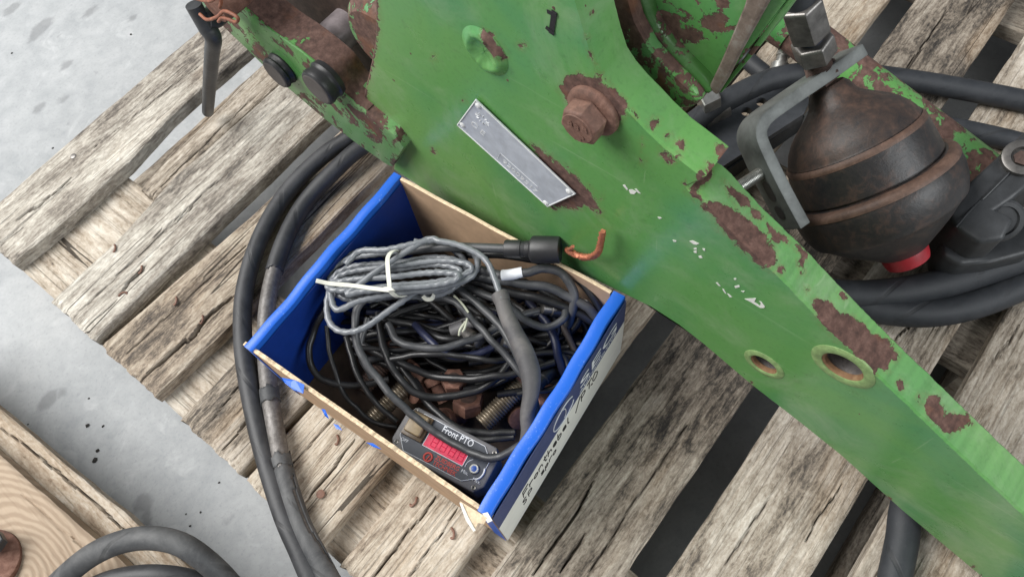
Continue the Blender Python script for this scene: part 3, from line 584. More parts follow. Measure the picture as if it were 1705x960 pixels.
# pocket casting welded behind the arm (top)
pk = thing('green_pocket_bracket', 'flaked green bracket with two rusty ribs meeting in a point above the black plate', 'bracket', (X0 + .1, .1, .45))
XB = X0 + TH + .020
def onB(x, y, dx=0): return atX(x, y, XB + dx)
fp = [(1020, -60), (1040, 30), (1075, 85), (1120, 128), (1160, 158), (1192, 150), (1250, 78), (1318, -10), (1350, -60)]
prism('back_plate', [onB(x, y, .012) for x, y in fp], (.012, 0, 0), GREENR, pk, .002)
def rib(name, pts, wid, h, mat):
    P = spline([onB(x, y, .011) for x, y in pts], 6); r = np.full(len(P), wid); V, F, UV = tube_data(P, r, 12)
    V[:, 0] = (V[:, 0] - (XB + .011)) * h / wid + XB + .011; return mesh_obj(name, V, F, mat, pk, True)
TOPB = mat_paint('bracket_rust_with_green_rests', 'noise', .53, scale=1.3)
prism('rusty_rib', [onB(x, y, .010) for x, y in ((1010, -60), (1027, 0), (1042, 40), (1062, 82), (1100, 125), (1150, 160), (1170, 157), (1187, 147), (1168, 122), (1140, 95), (1105, 57), (1082, 12), (1062, -60))], (-.016, 0, 0), TOPB, pk, .005, 3)
rib('weld_bead', [(1066, -60), (1084, 10), (1106, 52), (1142, 92), (1172, 122), (1190, 143)], .0045, .008, mat_paint('green_paint_bead', 'noise', .42, base=(.05, .15, .035), alt=(.04, .13, .03), alt2=(.09, .2, .05), scale=1.6))
prism('rusty_rib', [onB(x, y, .011) for x, y in ((1262, -60), (1247, 0), (1228, 45), (1208, 92), (1186, 138), (1200, 152), (1218, 124), (1240, 80), (1268, 30), (1285, 0), (1315, -60))], (-.006, 0, 0), mat_rust('orange_brown_rust', (.075, .055, .045), (.14, .105, .085), (.22, .20, .18)), pk, .004, 3)
prism('side_flange', [onB(x, y, .014) for x, y in ((1195, 152), (1252, 80), (1318, -10), (1345, -60), (1352, -60), (1326, -6), (1260, 84), (1200, 156))], (.035, 0, 0), GREENR, pk, .002)

# ------------------------------------------------------------------ hook end (top left)
XH = .268
hook = thing('green_hook_arm', 'scraped green forked hook arm with rusty top and two black caps', 'machine arm', (XH, .6, .3))
def onH(x, y, dx=0): return atX(x, y, XH + dx)
arris = [(330, -60), (372, -18), (405, 12), (453, 53), (500, 86), (547, 125), (572, 157), (609, 187), (656, 225), (672, 247)]
low = [(653, 278), (644, 275), (590, 237), (534, 194), (480, 148), (434, 106), (409, 81), (370, 44), (330, 10), (280, -60)]
hp = [onH(x, y) for x, y in arris + low]
body = prism('arm_body', hp, (.038, 0, 0), GREENS, hook, .0025, 2)
# rusty worn top skin, a few tenths proud of the arm
def strip(name, pts, x_a, x_b, lift, mat, parent, n=10):
    S = spline([onH(x, y) for x, y in pts], 10); tn_ = np.gradient(S, axis=0); V = []; xs = np.linspace(x_a, x_b, n)
    for i, p in enumerate(S):
        nrm = unit(np.cross([1.0, 0, 0], tn_[i])); nrm = nrm if nrm[2] > 0 else -nrm
        for j, x in enumerate(xs):
            q = p + nrm * (lift + .0008 * (fbm(np.array([i * .3]), np.array([j * .6]), 5, 3)[0] - .4)); V.append([x, q[1], q[2]])
    F = [(i * n + j, (i + 1) * n + j, (i + 1) * n + j + 1, i * n + j + 1) for i in range(len(S) - 1) for j in range(n - 1)]
    return mesh_obj(name, V, F, mat, parent, True)
TOPR = mat_paint('rust_with_green_rests', 'noise', .66, scale=.8)
strip('worn_top', [(405, 12), (453, 53), (500, 86), (547, 125), (572, 157), (609, 187)], XH + .002, XH + .037, .0012, TOPR, hook)
for (x, y, r, L) in ((472, 112, .0195, .012), (546, 131, .0215, .016)):
    P = onH(x, y); cp = lathe('rubber_cap', P, (-1, 0, 0), [(-.004, r * .96), (.002, r * 1.02), (.004, r * .95), (.007, r * .93), (L * .75, r), (L, r * .96), (L + .0015, r * .88)], BLACKP, hook, 36)
    lathe('cap_face', P - np.array([L + .0012, 0, 0]), (-1, 0, 0), [(0, r * .86), (.0008, r * .8), (.0008, .001)], mat_plain('worn_grey_cap' if L < .02 else 'worn_brown_cap', (.085, .075, .07), .6, 0, .2), cp, 36)
# far prong, roller, dark cavity wall and boss
prism('far_prong', [atX(x, y, .372) for x, y in ((505, -70), (560, -10), (600, 32), (660, 90), (660, 20), (620, -40), (600, -70))], (.03, 0, 0), GREENR, hook, .003)
prism('inner_web', [atX(x, y, .345) for x, y in ((420, -60), (500, 60), (560, 110), (660, 200), (660, -60))], (.02, 0, 0), RUSTD, hook, .002)
rl = atX(553, 66, .318); lathe('roller', rl, (-1, 0, 0), [(-.03, .020), (0.004, .020), (.010, .0196), (.011, .015), (.011, .001)], mat_plain('worn_grey_bush', (.30, .26, .27), .35, .3, .3), hook, 36)
bs = atX(652, 52, .318); lathe('boss', bs, (-1, 0, 0), [(-.02, .047), (.0, .047), (.012, .044), (.020, .036), (.022, .001)], mat_paint('boss_rust_with_green_rests', 'noise', .54, base=(.10, .27, .07), alt2=(.2, .4, .14), scale=1.5), hook, 48)
# pin through the fork with its clip and bar handle
pin = thing('fork_pin', 'rusty pin with angled black bar handle and rust-red clip at the arm tip', 'pin', atX(345, 20, .255))
lathe('pin_body', atX(392, -18, .268), (-1, .02, 0), [(-.03, .019), (.022, .0185), (.030, .017), (.0302, .001)], RUST, pin, 32)
hA = atX(331, 20, .232)
tube('bar_handle', [atX(322, 8, .232), atX(331, 24, .231), atX(345, 46, .230), atX(355, 64, .229), atX(353, 90, .228), atX(349, 140, .227), atX(346, 186, .226)], [.0085, .0085, .0095, .0088, .0082, .0082, .0078], BLACKC, pin, 18, 8)
tube('handle_root', [atX(340, 34, .231), atX(356, 28, .243), atX(372, 12, .258)], [.010, .012, .013], BLACKC, pin, 18, 6)
CLIP = mat_rust('red_rusty_clip', (.12, .04, .022), (.24, .085, .045), (.34, .15, .09), .6)
tube('spring_clip', [atX(333, 24, .224), atX(345, 33, .222), atX(362, 28, .221), atX(372, 19, .221), (atX(384, 22, .221)), atX(396, 30, .221), atX(393, 37, .220), atX(382, 33, .220), atX(370, 30, .220), atX(364, 36, .220)], .0017, CLIP, pin, 10, 8)
tube('spring_clip', [atX(322, -3, .224), atX(350, 2, .222), atX(366, -14, .222)], .0017, CLIP, pin, 10, 8)
tube('spring_clip', [atX(365, -12, .226), atX(368, 4, .223), atX(366, 12, .223)], .0017, CLIP, pin, 10, 8)

# ------------------------------------------------------------------ carton box
ZT = .283
bxo = thing('carton_box', 'open blue carton box with torn kraft front edge, full of cables', 'box', (.14, .29, PT + .001))
LF, LB, RB, RF = [np.array(p + (0,)) for p in ((.012, .431), (.2535, .447), (.2755, .157), (.033, .131))]
ex = unit(LB - LF); up = np.array([0, 0, 1.0])
def wall_roll(name, A, B, inward, t, mat, n=28):
    """double wall with a rolled top edge: cross-section swept from A to B"""
    inw = unit(inward); sec = [(0, PT + .0015), (0, ZT - .0022), (.0006, ZT - .0007), (.002, ZT), (t - .002, ZT), (t - .0006, ZT - .0007), (t, ZT - .0022), (t, PT + .006)]
    V = []; m = len(sec)
    for i in range(n):
        s_ = i / (n - 1); P = A + (B - A) * s_; wob = .0008 * math.sin(s_ * 9) + .0005 * math.sin(s_ * 31)
        for (o, z) in sec: q = P + inw * (o + wob); V.append([q[0], q[1], z + (.0006 * math.sin(s_ * 17) if z > PT + .1 else 0)])
    F = [(i * m + k, i * m + (k + 1) % m, (i + 1) * m + (k + 1) % m, (i + 1) * m + k) for i in range(n - 1) for k in range(m)] + [tuple(range(m))[::-1], tuple((n - 1) * m + k for k in range(m))]
    o = mesh_obj(name, V, F, mat, bxo, True, angle=40); bm = bmesh.new(); bm.from_mesh(o.data); bmesh.ops.recalc_face_normals(bm, faces=bm.faces); bm.to_mesh(o.data); bm.free(); return o
def mat_blue_edge():
    s = N('blue_print_scuffed_edge'); v = s.coord('Object')
    n1 = s.noise(v, (1, 1, 1), 420, 3, .6); n2 = s.noise(v, (1, 1, 1), 45, 4, .6)
    col = s.mix(s.math('MULTIPLY', s.step(s.math('ADD', s.math('MULTIPLY', n1, .6), s.math('MULTIPLY', n2, .4)), .60, .68), .45), (.014, .115, .56), (.28, .42, .80))
    return s.fin(col, .36, 0.0, s.bump(n1, .12, .0006))
BE = mat_blue_edge()
tw = .0135
lw = wall_roll('left_wall', LF, LB, np.array([.05, -1, 0]), tw * .85, BE)
rw = wall_roll('right_wall', RF, RB, np.array([-.1, 1, 0]), tw, BE)
inL = np.array([.05, -1, 0]) / np.linalg.norm([.05, -1])
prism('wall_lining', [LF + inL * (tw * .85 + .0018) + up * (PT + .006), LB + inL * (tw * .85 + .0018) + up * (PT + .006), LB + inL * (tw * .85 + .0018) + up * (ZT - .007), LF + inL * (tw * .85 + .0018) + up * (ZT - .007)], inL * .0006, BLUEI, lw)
# printed outer face of the right wall: navy band over grey-white
e_r = unit(RB - RF); Lr = np.linalg.norm(RB - RF); nrm_r = unit(np.cross(e_r, up)); zs = PT + (ZT - PT) * .60
def on_r(s_, z, l=.0012): return RF + e_r * s_ + nrm_r * l + up * z
prism('navy_band', [on_r(.001, zs), on_r(Lr - .001, zs), on_r(Lr - .001, ZT - .0045), on_r(.001, ZT - .0045)], nrm_r * .0005, NAVY, rw)
prism('grey_white_band', [on_r(.001, PT + .003), on_r(Lr - .004, PT + .003), on_r(Lr - .001, PT + .05), on_r(Lr - .001, zs - .0002), on_r(.001, zs - .0002)], nrm_r * .0005, CREAM, rw)
pr = .0018
text('logo_lettering', 'SEG', .030, on_r(.150, zs + .016, pr), e_r, up, WHITEP, rw, .0003, width=.074)
text('logo_line', 'AUTOMOTIVE', .0075, on_r(.150, zs + .006, pr), e_r, up, WHITEP, rw, .0003, width=.074)
cc = on_r(.120, zs + .024, pr + .0004)
tube('logo_circle', [cc + e_r * .019 * math.cos(a) + up * .019 * math.sin(a) for a in np.linspace(.5, 6.0, 36)], .0006, WHITEP, rw, 6, 0)
tube('logo_circle', [cc + e_r * .004 * math.sin(a * 3) + up * .013 * math.cos(a * 3.1) for a in np.linspace(0, 1.0, 8)], .0004, WHITEP, rw, 6, 0)
# handwriting: pen strokes
GL = {'F': [[(0, 0), (.05, 1)], [(.05, 1), (.6, 1.05)], [(.03, .55), (.45, .6)]], 'r': [[(0, 0), (.02, .55)], [(.02, .4), (.2, .55), (.36, .5)]], 'o': [[(.2, .5), (.02, .3), (.1, .03), (.32, .05), (.4, .35), (.2, .5)]],
      'n': [[(0, 0), (.02, .5)], [(.02, .35), (.2, .52), (.34, .4), (.36, 0)]], 't': [[(.15, .95), (.13, .1), (.3, 0)], [(0, .6), (.36, .64)]], 'h': [[(0, 0), (.05, 1)], [(.02, .35), (.22, .52), (.34, .38), (.36, 0)]],
      'e': [[(.03, .28), (.36, .32), (.25, .52), (.05, .4), (.05, .08), (.25, 0), (.38, .1)]], 'b': [[(.05, 1), (0, 0), (.28, .02), (.36, .3), (.2, .48), (.03, .3)]], 'l': [[(.08, 1), (.04, .08), (.16, 0)]], '/': [[(0, -.3), (.55, 1.15)]],
      'P': [[(.02, 0), (.05, 1), (.42, .9), (.4, .55), (.05, .48)]], 'T': [[(0, 1), (.56, 1.04)], [(.28, 1), (.24, 0)]], 'O': [[(.3, 1), (.02, .6), (.1, .05), (.42, .05), (.56, .5), (.3, 1)]], 'S': [[(.45, .9), (.2, 1), (.05, .75), (.38, .4), (.3, .05), (.02, .1)]],
      'z': [[(.02, .5), (.36, .5), (.04, .02), (.4, .02)]], 'p': [[(.04, .5), (-.02, -.4)], [(.03, .35), (.26, .52), (.38, .25), (.2, .02), (.02, .1)]], ' ': []}
def hand(s0, z0, txt, size, r):
    x = s0
    for ch in txt:
        for st in GL[ch]:
            tube('handwriting_stroke', [on_r(x + a * size * .95, z0 + b * size + random.uniform(-.0004, .0004), pr + .0002) for a, b in st], r, INK, rw, 5, 4)
        x += size * (.42 if ch in ' rtl' else .62 if ch in '/PTOSF' else .5)
hand(.040, zs - .026, 'Fronthebel /PTO', .0190, .00055)
hand(.036, zs - .050, 'SP  zpro', .0165, .0005)
# back wall and front wall: kraft board
def board_wall(name, A, B, t, zt, mat, edge_mat, parent, inward, torn=0.0):
    n = 160; ss = np.linspace(0, 1, n); zz = zt + (torn * (fbm(ss * 30, ss * 0, 9, 5) - .5) * 2 if torn else .0006 * np.sin(ss * 23)); V = []; inw = unit(inward)
    for s_, z in zip(ss, zz):
        P = A + (B - A) * s_
        for (o, h) in ((0, PT + .002), (0, z), (t, z - (.0012 if torn else 0)), (t, PT + .002)): q = P + inw * o; V.append([q[0], q[1], h])
    F = [(i * 4 + k, i * 4 + (k + 1) % 4, (i + 1) * 4 + (k + 1) % 4, (i + 1) * 4 + k) for i in range(n - 1) for k in range(4)] + [(0, 1, 2, 3)[::-1], tuple((n - 1) * 4 + k for k in range(4))]
    o = mesh_obj(name, V, F, mat, parent, False); bm = bmesh.new(); bm.from_mesh(o.data); bmesh.ops.recalc_face_normals(bm, faces=bm.faces); bm.to_mesh(o.data); bm.free()
    E = []; 
    for s_, z in zip(ss, zz):
        P = A + (B - A) * s_
        for (o_, h) in ((.0002, .0002), (t * .5, .0006 if not torn else .0016 * random.random()), (t - .0002, .0000)):
            q = P + inw * o_; E.append([q[0], q[1], z + h])
    FE = [(i * 3 + k, i * 3 + k + 1, (i + 1) * 3 + k + 1, (i + 1) * 3 + k) for i in range(n - 1) for k in range(2)]
    mesh_obj('cut_edge', E, FE, edge_mat, o, False); return o
bk = board_wall('back_wall', LB + inL * .0130 + ex * -.0005, RB + np.array([-.1, 1, 0]) * .0145 + ex * -.0005, .004, ZT - .001, KRAFT, KRAFTL, bxo, -ex)
fw = board_wall('front_wall', LF + ex * .0005 - inL * .002, RF + ex * .0005, .0045, ZT - .003, KRAFT, KRAFTL, bxo, ex, .0042)
# rags of torn paper along the front edge
def rag(name, pts, z, mat):
    P = np.array([at(x, y, z) for x, y in pts]); P[:, 2] += np.array([random.uniform(-.0012, .0012) for _ in P]); return prism(name, P, (0, 0, .0007), mat, fw)
for q in ([(470, 629), (492, 633), (507, 640), (505, 655), (488, 648), (474, 637)], [(535, 680), (542, 682), (548, 697), (542, 693)], [(555, 705), (563, 707), (570, 716), (560, 713)], [(610, 736), (622, 738), (636, 748), (622, 744)]): rag('torn_blue_paper', q, ZT + .0006, BE)
rag('torn_kraft_flap', [(766, 834), (786, 846), (812, 862), (806, 872), (796, 870), (790, 882), (776, 862)], ZT - .0005, KRAFTL)
rag('torn_white_paper', [(765, 836), (770, 838), (781, 862), (792, 882), (788, 884), (776, 866)], ZT + .0006, WHITEF)
rag('torn_white_paper', [(803, 854), (812, 852), (820, 866), (812, 870)], ZT + .0010, WHITEF)
prism('box_floor', [LF + up * (PT + .002) + ex * .004, RF + up * (PT + .002) + ex * .004, RB + up * (PT + .002) - ex * .004, LB + up * (PT + .002) - ex * .004], (0, 0, .003), mat_plain('shade_toned_board', (.085, .058, .04), .8, 0, .5, 25), bxo)  # board colour darkened to stand for the shade deep in the box

# ------------------------------------------------------------------ things in the box
# tachometer box
zt = .212
DV = [at(x, y, zt) for x, y in ((685, 671), (838, 749), (798, 826), (646, 743))]
dc = np.mean(DV, 0); du = unit((DV[1] - DV[0]) + (DV[2] - DV[3])); dv = unit((DV[0] - DV[3]) + (DV[1] - DV[2])); dv = unit(dv - du * (du @ dv)); dw = np.cross(du, dv)
hw_, hh_ = np.linalg.norm(DV[1] - DV[0]) / 2, np.linalg.norm(DV[0] - DV[3]) / 2
dev = thing('speed_display', 'grey instrument marked Front PTO with red display lying in the blue box', 'instrument', (dc[0], dc[1], zt - .03))
def dp(a, b, h=0.0): return dc + du * a * hw_ + dv * b * hh_ + dw * h
def ch(c, k=.86): return [(-k, 1), (k, 1), (1, k * .72), (1, -k * .72), (k, -1), (-k, -1), (-1, -k * .72), (-1, k * .72)]
case = prism('case', [dp(a, b, -.032) for a, b in ch(0)], dw * .032, GREYP, dev, .0022, 3)
oct_ = [(-.72, .97), (.70, .93), (.93, .45), (.93, -.40), (.62, -.93), (-.72, -.97), (-.95, -.40), (-.95, .40)]
oct_ = [(a * .93, b * .88) for a, b in oct_]
prism('fascia', [dp(a, b, .0001) for a, b in oct_], dw * .0006, FACEP, dev)
for i in range(8): tube('fascia_line', [dp(*oct_[i], .0008), dp(*oct_[(i + 1) % 8], .0008)], .00035, WHITEP, dev, 5, 0)
bz = prism('rocker_frame', [dp(a, b, 0) for a, b in ((-.88, .82), (-.44, .82), (-.44, -.28), (-.88, -.28))], dw * .004, mat_plain('brown_rocker_frame', (.10, .065, .035), .35), dev, .0012)
prism('rocker', [dp(a, b, .003) for a, b in ((-.84, .74), (-.50, .74), (-.50, -.14), (-.84, -.14))], dw * .006, TAN, bz, .0022, 3)
dw_ = [(-.40, .34), (.46, .34), (.46, -.30), (-.40, -.30)]
prism('display_window', [dp(a, b, .0005) for a, b in dw_], dw * .0007, REDW, dev)
for i in range(4): tube('display_rim', [dp(*dw_[i], .0012), dp(*dw_[(i + 1) % 4], .0012)], .0004, WHITEP, dev, 5, 0)
for i in range(4):
    x = -.27 + i * .19
    for (a, b, c, d) in ((x, .2, x + .11, .2), (x, .02, x + .11, .02), (x, -.17, x + .11, -.17), (x, .2, x, .02), (x + .11, .2, x + .11, .02), (x, .02, x, -.17), (x + .11, .02, x + .11, -.17)):
        tube('display_segment', [dp(a, b, .0012), dp(c, d, .0012)], .0005, REDD, dev, 5, 0)
text('front_pto_lettering', 'Front PTO', .0098, dp(-.22, .53), du, dv, WHITEP, dev, .0009, width=.036, bold=.00012)
text('maker_lettering', 'ZUIDBERG', .0062, dp(-.06, -.55), du, dv, REDP, dev, .0009, width=.027, bold=.0001)
text('maker_lettering', 'TECHNIEK', .0062, dp(-.06, -.78), du, dv, REDP, dev, .0009, width=.027, bold=.0001)
text('off_lettering', 'OFF', .0048, dp(-.83, -.52), du, dv, WHITEP, dev, .0009)
text('min_lettering', 'Min.', .0048, dp(.48, -.52), du, dv, WHITEP, dev, .0009); text('max_lettering', 'Max.', .0048, dp(.74, -.60), du, dv, WHITEP, dev, .0009)
tube('maker_emblem', [dp(-.19, -.62, .001) + (du * math.cos(a) + dv * math.sin(a)) * .0042 for a in np.linspace(0, 6.283, 20)], .0011, REDP, dev, 6, 0)
tube('maker_emblem', [dp(-.19, -.62, .001) - dv * .003, dp(-.19, -.62, .001) + dv * .002 + du * .001], .0008, REDP, dev, 6, 0)
kb = dp(.68, -.18); knob = lathe('trim_knob', kb, dw, [(0, .0052), (.002, .0052), (.003, .0044), (.003, .003), (.0018, .0028), (.0018, .0005)], STEEL, dev, 24)
lathe('knob_slot', kb + dw * .0012, dw, [(0, .0031), (.0018, .003), (.0022, .001)], BLUESCREW, knob, 20)
tube('dial_arc', [kb + (du * math.cos(a) + dv * math.sin(a)) * .0105 + dw * .0009 for a in np.linspace(-.9, .5, 10)], .0011, WHITEP, dev, 5, 0)
tube('dial_arc', [kb + (du * math.cos(a) + dv * math.sin(a)) * .0095 + dw * .0009 for a in np.linspace(2.2, 3.4, 10)], .0004, WHITEP, dev, 5, 0)
for (a, b) in ((-.88, .88), (.90, .80), (.86, -.86), (-.90, -.70)): lathe('case_screw', dp(a * .97, b * .95, -.0004), dw, [(0, .0026), (.0006, .0026), (.0008, .002), (.0004, .0006)], STEELD, dev, 12)

# threaded rusty hardware at the bottom
def stud(x0, y0, z0, x1, y1, z1, r, label, mat):
    A, B = at(x0, y0, z0), at(x1, y1, z1); t = thing('threaded_bolt', label, 'bolt', A, 'old bolts and nuts in the box'); L = np.linalg.norm(B - A)
    thread('threaded_shank', A, B - A, L, r, .0032, mat, t); hexnut('hex_head', B, B - A, r * 1.2, r * 3.1, RUST, t, .3); return t
THR = mat_rust('worn_brass_thread', (.10, .08, .055), (.24, .20, .15), (.42, .38, .32), .38, .6)
stud(803, 706, .185, 868, 640, .190, .0105, 'brassy threaded bolt beside the instrument in the blue box', THR)
stud(618, 700, .178, 690, 628, .182, .0100, 'dark brown threaded bolt by the box middle under looped cable', THR)
stud(600, 650, .172, 660, 585, .172, .0100, 'dark brown threaded bolt in shade under the cable coil', RUSTD)
def nut(x, y, z, af, rot, label, ax=(0.2, .1, 1), mat=RUST):
    P = at(x, y, z); t = thing('rusty_nut', label, 'nut', P, 'old bolts and nuts in the box'); hexnut('nut_body', P, ax, af * .55, af, mat, t, rot); lathe('nut_bore', P + unit(ax) * af * .551, ax, [(-.0002, af * .3), (.0003, af * .29), (.0003, .0005)], RUSTD, t, 18)
nut(757, 640, .195, .024, .2, 'rusty hexagon nut between the dark cables of the box'); nut(780, 680, .18, .03, .6, 'large rusty nut beside the brassy threaded bolt', (.4, .2, .8)); nut(905, 665, .19, .026, .1, 'rusty nut beside the heat-shrunk cable near the box wall', (.3, -.2, .9))
for (x, y, z, s_) in ((727, 640, .19, 1), (700, 650, .178, 1.2), (745, 700, .176, 1.3), (860, 690, .17, 1.1)):
    P = at(x, y, z); tag(lathe('rusty_peg', P, (random.uniform(-1, 1), random.uniform(-1, 1), .5), [(-.02 * s_, .007), (.0, .0075), (.001, .011 * s_), (.009, .0115 * s_), (.010, .009)], RUST, None, 18), 'short rusty headed pin among hardware at the bottom of the box', 'pin', 'rusty pins in the box')

def P3(pts): return [at(x, y, z) for x, y, z in pts]
GRP = 'loose cables in the box'
def cable(pts, r, mi, label, group=None, n=10, name='cable'):
    S = spline(P3(pts), 9); L = np.r_[0, np.cumsum(np.linalg.norm(np.diff(S, axis=0), axis=1))]; sd = rng.integers(0, 900)
    for a in range(3): S[:, a] += (fbm(L * 42, L * 0 + a * 7, int(sd) + a, 3) - .44) * .0042          # handled cable is never a clean curve
    return tag(tube(name, S, r * .88, mi if not isinstance(mi, int) else CABLE[mi], None, n, 0), label, 'cable', group)
# the tied grey coil
coil = thing('cable_coil', 'light grey twisted cable coil bound with a pale zip tie', 'cable', at(650, 465, .25))
def coil_path():
    pts = []; turns = 7.0; m = int(turns * 18)
    rr = random.Random(5); va = [(rr.uniform(-20, 12), rr.uniform(-16, 16), rr.uniform(-14, 14), rr.uniform(-13, 13)) for _ in range(12)]
    for i in range(m + 1):
        t = i / 18; k = int(t) % 12; f = t - int(t); v0 = va[k]; v1 = va[(k + 1) % 12]; v = [a + (b - a) * f for a, b in zip(v0, v1)]
        a = 2 * math.pi * f - math.pi * .5
        half = 120 + v[0] - 4 * abs(t - 3.5); hh = (47 - 4.6 * t * (1 if True else 0)) + v[1] * .5
        cx = 666 + v[2]; cy = 458 + v[3] * .6 + 2 * (t - 3)
        x = cx + half * math.copysign(abs(math.cos(a)) ** .8, math.cos(a)); y = math.sin(a) * hh
        pinch = 1 - .28 * math.exp(-((x - 652) / 55) ** 2); y = cy + y * pinch - (x - 660) * .10
        z = .262 + .0048 * (t % 7) + .004 * math.cos(a)
        pts.append((x, y, z))
    return pts
cp_ = [(592, 600, .225), (588, 560, .24)] and coil_path()
cp_ = cp_[:-6] + [(700, 404, .298), (735, 402, .300), (775, 412, .300), (808, 432, .298), (824, 465, .295), (836, 502, .292)]
S = spline(P3(cp_), 6); V, F, UV = tube_data(S, .0032, 12, True, 330.0, 2, .14); mesh_obj('coiled_cable', V, F, COIL, coil, True, UV)
for (pts) in ([(555, 470, .272), (545, 500, .270), (548, 535, .268), (570, 552, .268), (605, 546, .270), (650, 515, .274), (700, 480, .278)], [(548, 480, .28), (560, 515, .282), (600, 500, .284), (660, 488, .286), (735, 478, .288), (785, 460, .288), (795, 430, .285), (775, 412, .282), (730, 408, .280), (690, 402, .28)],
              [(575, 440, .29), (600, 418, .292), (640, 416, .296), (680, 408, .298), (720, 400, .298), (748, 408, .290)]):
    S = spline(P3(pts), 8); V, F, UV = tube_data(S, .0032, 12, True, 330.0, 2, .14); mesh_obj('coiled_cable', V, F, COIL, coil, True, UV)
# zip tie round the bundle, with its head and tail
def ribbon(name, P, wv, t, mat, parent):
    S = spline(P, 8); V = []
    T = np.gradient(S, axis=0)
    for p, tg in zip(S, T):
        tg = unit(tg); a = unit(np.asarray(wv) - tg * (np.asarray(wv) @ tg)); b = np.cross(tg, a)
        for (i, j) in ((-1, -1), (1, -1), (1, 1), (-1, 1)): V.append(p + a * i * .0021 + b * j * t)
    F = [(i * 4 + k, i * 4 + (k + 1) % 4, (i + 1) * 4 + (k + 1) % 4, (i + 1) * 4 + k) for i in range(len(S) - 1) for k in range(4)] + [(3, 2, 1, 0), tuple((len(S) - 1) * 4 + k for k in range(4))]
    return mesh_obj(name, V, F, mat, parent, False)
wdir = at(670, 460, .3) - at(640, 463, .3)
ribbon('zip_tie', P3([(668, 420, .285), (656, 417, .302), (646, 428, .309), (646, 450, .312), (648, 470, .309), (650, 484, .304), (662, 494, .294), (675, 492, .28)]), wdir, .0006, TIE, coil)
hd = at(649, 483, .310); prism('zip_tie_head', [hd + unit(wdir) * a * .0036 + np.array([-.0, b * .0036, 0]) for a, b in ((-1, -1), (1, -1), (1, 1), (-1, 1))], (0, 0, .004), TIE, coil, .001)
tw_ = at(640, 440, .3) - at(640, 470, .3)
ribbon('zip_tie_tail', P3([(648, 483, .312), (620, 480, .314), (585, 475, .316), (550, 472, .319), (526, 467, .324)]), tw_ * .6, .0005, TIE, coil)
ribbon('zip_tie_tail', P3([(704, 493, .275), (710, 498, .274), (719, 497, .272), (722, 490, .270)]), tw_, .0006, TIE, coil)
# heat-shrink splice and the cable over the instrument
cable([(760, 478, .262), (800, 510, .262), (834, 545, .262), (866, 600, .262), (884, 650, .262), (893, 700, .258), (882, 730, .25), (854, 750, .236), (832, 761, .228), (808, 762, .224), (784, 754, .221), (759, 740, .220), (731, 722, .220), (705, 704, .222), (679, 683, .226), (650, 655, .234), (625, 625, .240), (606, 600, .246), (592, 550, .258), (600, 505, .268), (640, 480, .272)], .0046, 1, 'dusty grey cable lying across the face of the instrument', None, 12)
sp_ = thing('heat_shrink_splice', 'dusty thick heat-shrink sleeve over the grey cable near the right box wall', 'cable sleeve', at(870, 620, .24))
tube('sleeve', P3([(834, 494, .288), (842, 520, .287), (856, 552, .285), (872, 585, .282), (883, 620, .278), (884, 655, .274), (878, 690, .268), (880, 720, .258), (872, 750, .248)]), [.0074, .0078, .0085, .0098, .0100, .0078, .0070, .0074, .0062], SHRINK, sp_, 16, 8)
tube('sleeve_lip', P3([(831, 488, .2885), (834, 495, .288), (837, 503, .2875)]), [.0082, .0086, .0080], SHRINK, sp_, 14, 4)
# plug with bare copper ends
plug = thing('cable_plug', 'black moulded cable plug with bare copper wires resting on the box rim', 'plug', at(890, 415, .29))
pA, pB = at(750, 411, .290), at(948, 416, .303); pa = unit(pB - pA); pl = np.linalg.norm(pB - pA)
tube('plug_cable', P3([(640, 425, .262), (690, 416, .276), (740, 411, .289), (790, 412, .292), (845, 414, .297)]), .0048, CABLE[1], plug, 12)
lathe('plug_body', at(840, 414, .297), pB - at(840, 414, .297), [(0, .0052), (.0006, .0085), (.002, .0092), (.017, .0092), (.0175, .0084), (.021, .0082), (.0215, .0088), (.0255, .0090), (.028, .0128), (.030, .0136), (.048, .0136), (.0555, .0134), (.0565, .0126), (.0567, .001)], BLACKP, plug, 32)
def PX(pts): return [atX(x, y, X) for x, y, X in pts]
wA = at(944, 416, .303)
for q, r in (([(957, 423, .262), (970, 427, .262), (985, 427, .264), (995, 421, .266), (999, 408, .267), (1003, 388, .268)], .0030), ([(955, 420, .262), (972, 430, .263), (988, 424, .263), (998, 414, .265), (1001, 400, .266), (1004, 385, .267)], .0024), ([(950, 414, .259), (954, 410, .258)], .0016)):
    tube('copper_wire', [wA] + PX(q), r, COPPER, plug, 10, 8, twist=400.0, lobes=4, lobe=.2)
# tagged grey cable and the named black cables
tg_ = cable([(770, 445, .262), (800, 450, .272), (840, 458, .276), (875, 454, .280), (905, 448, .280), (935, 455, .277), (952, 478, .270), (955, 505, .258), (945, 540, .235)], .0052, 1, 'dusty grey cable with a white printed tag arching to the box back', None, 12)
tube('white_tag', P3([(836, 458, .2770), (850, 457, .2785), (870, 453, .2802)]), .0056, WHITEP, tg_, 12, 6)
cable([(740, 440, .255), (800, 462, .268), (860, 470, .270), (920, 482, .266), (970, 505, .258), (1000, 535, .246)], .0055, 1, 'thick dusty grey cable running below the white tag to the right wall')
cable([(760, 425, .262), (820, 424, .274), (890, 432, .274), (945, 452, .270), (985, 490, .260), (1003, 530, .240)], .0044, 0, 'black cable looping beneath the plug to the back right corner')
cable([(720, 455, .245), (800, 472, .258), (870, 490, .258), (930, 505, .254), (985, 535, .240), (1000, 560, .225)], .0056, 0, 'thick black cable under the dusty grey one by the right wall')
cable([(760, 470, .255), (830, 500, .262), (870, 530, .256), (905, 545, .250), (940, 528, .252), (935, 505, .248), (900, 480, .240)], .0045, 1, 'grey cable curling into a small hook right of the splice sleeve')
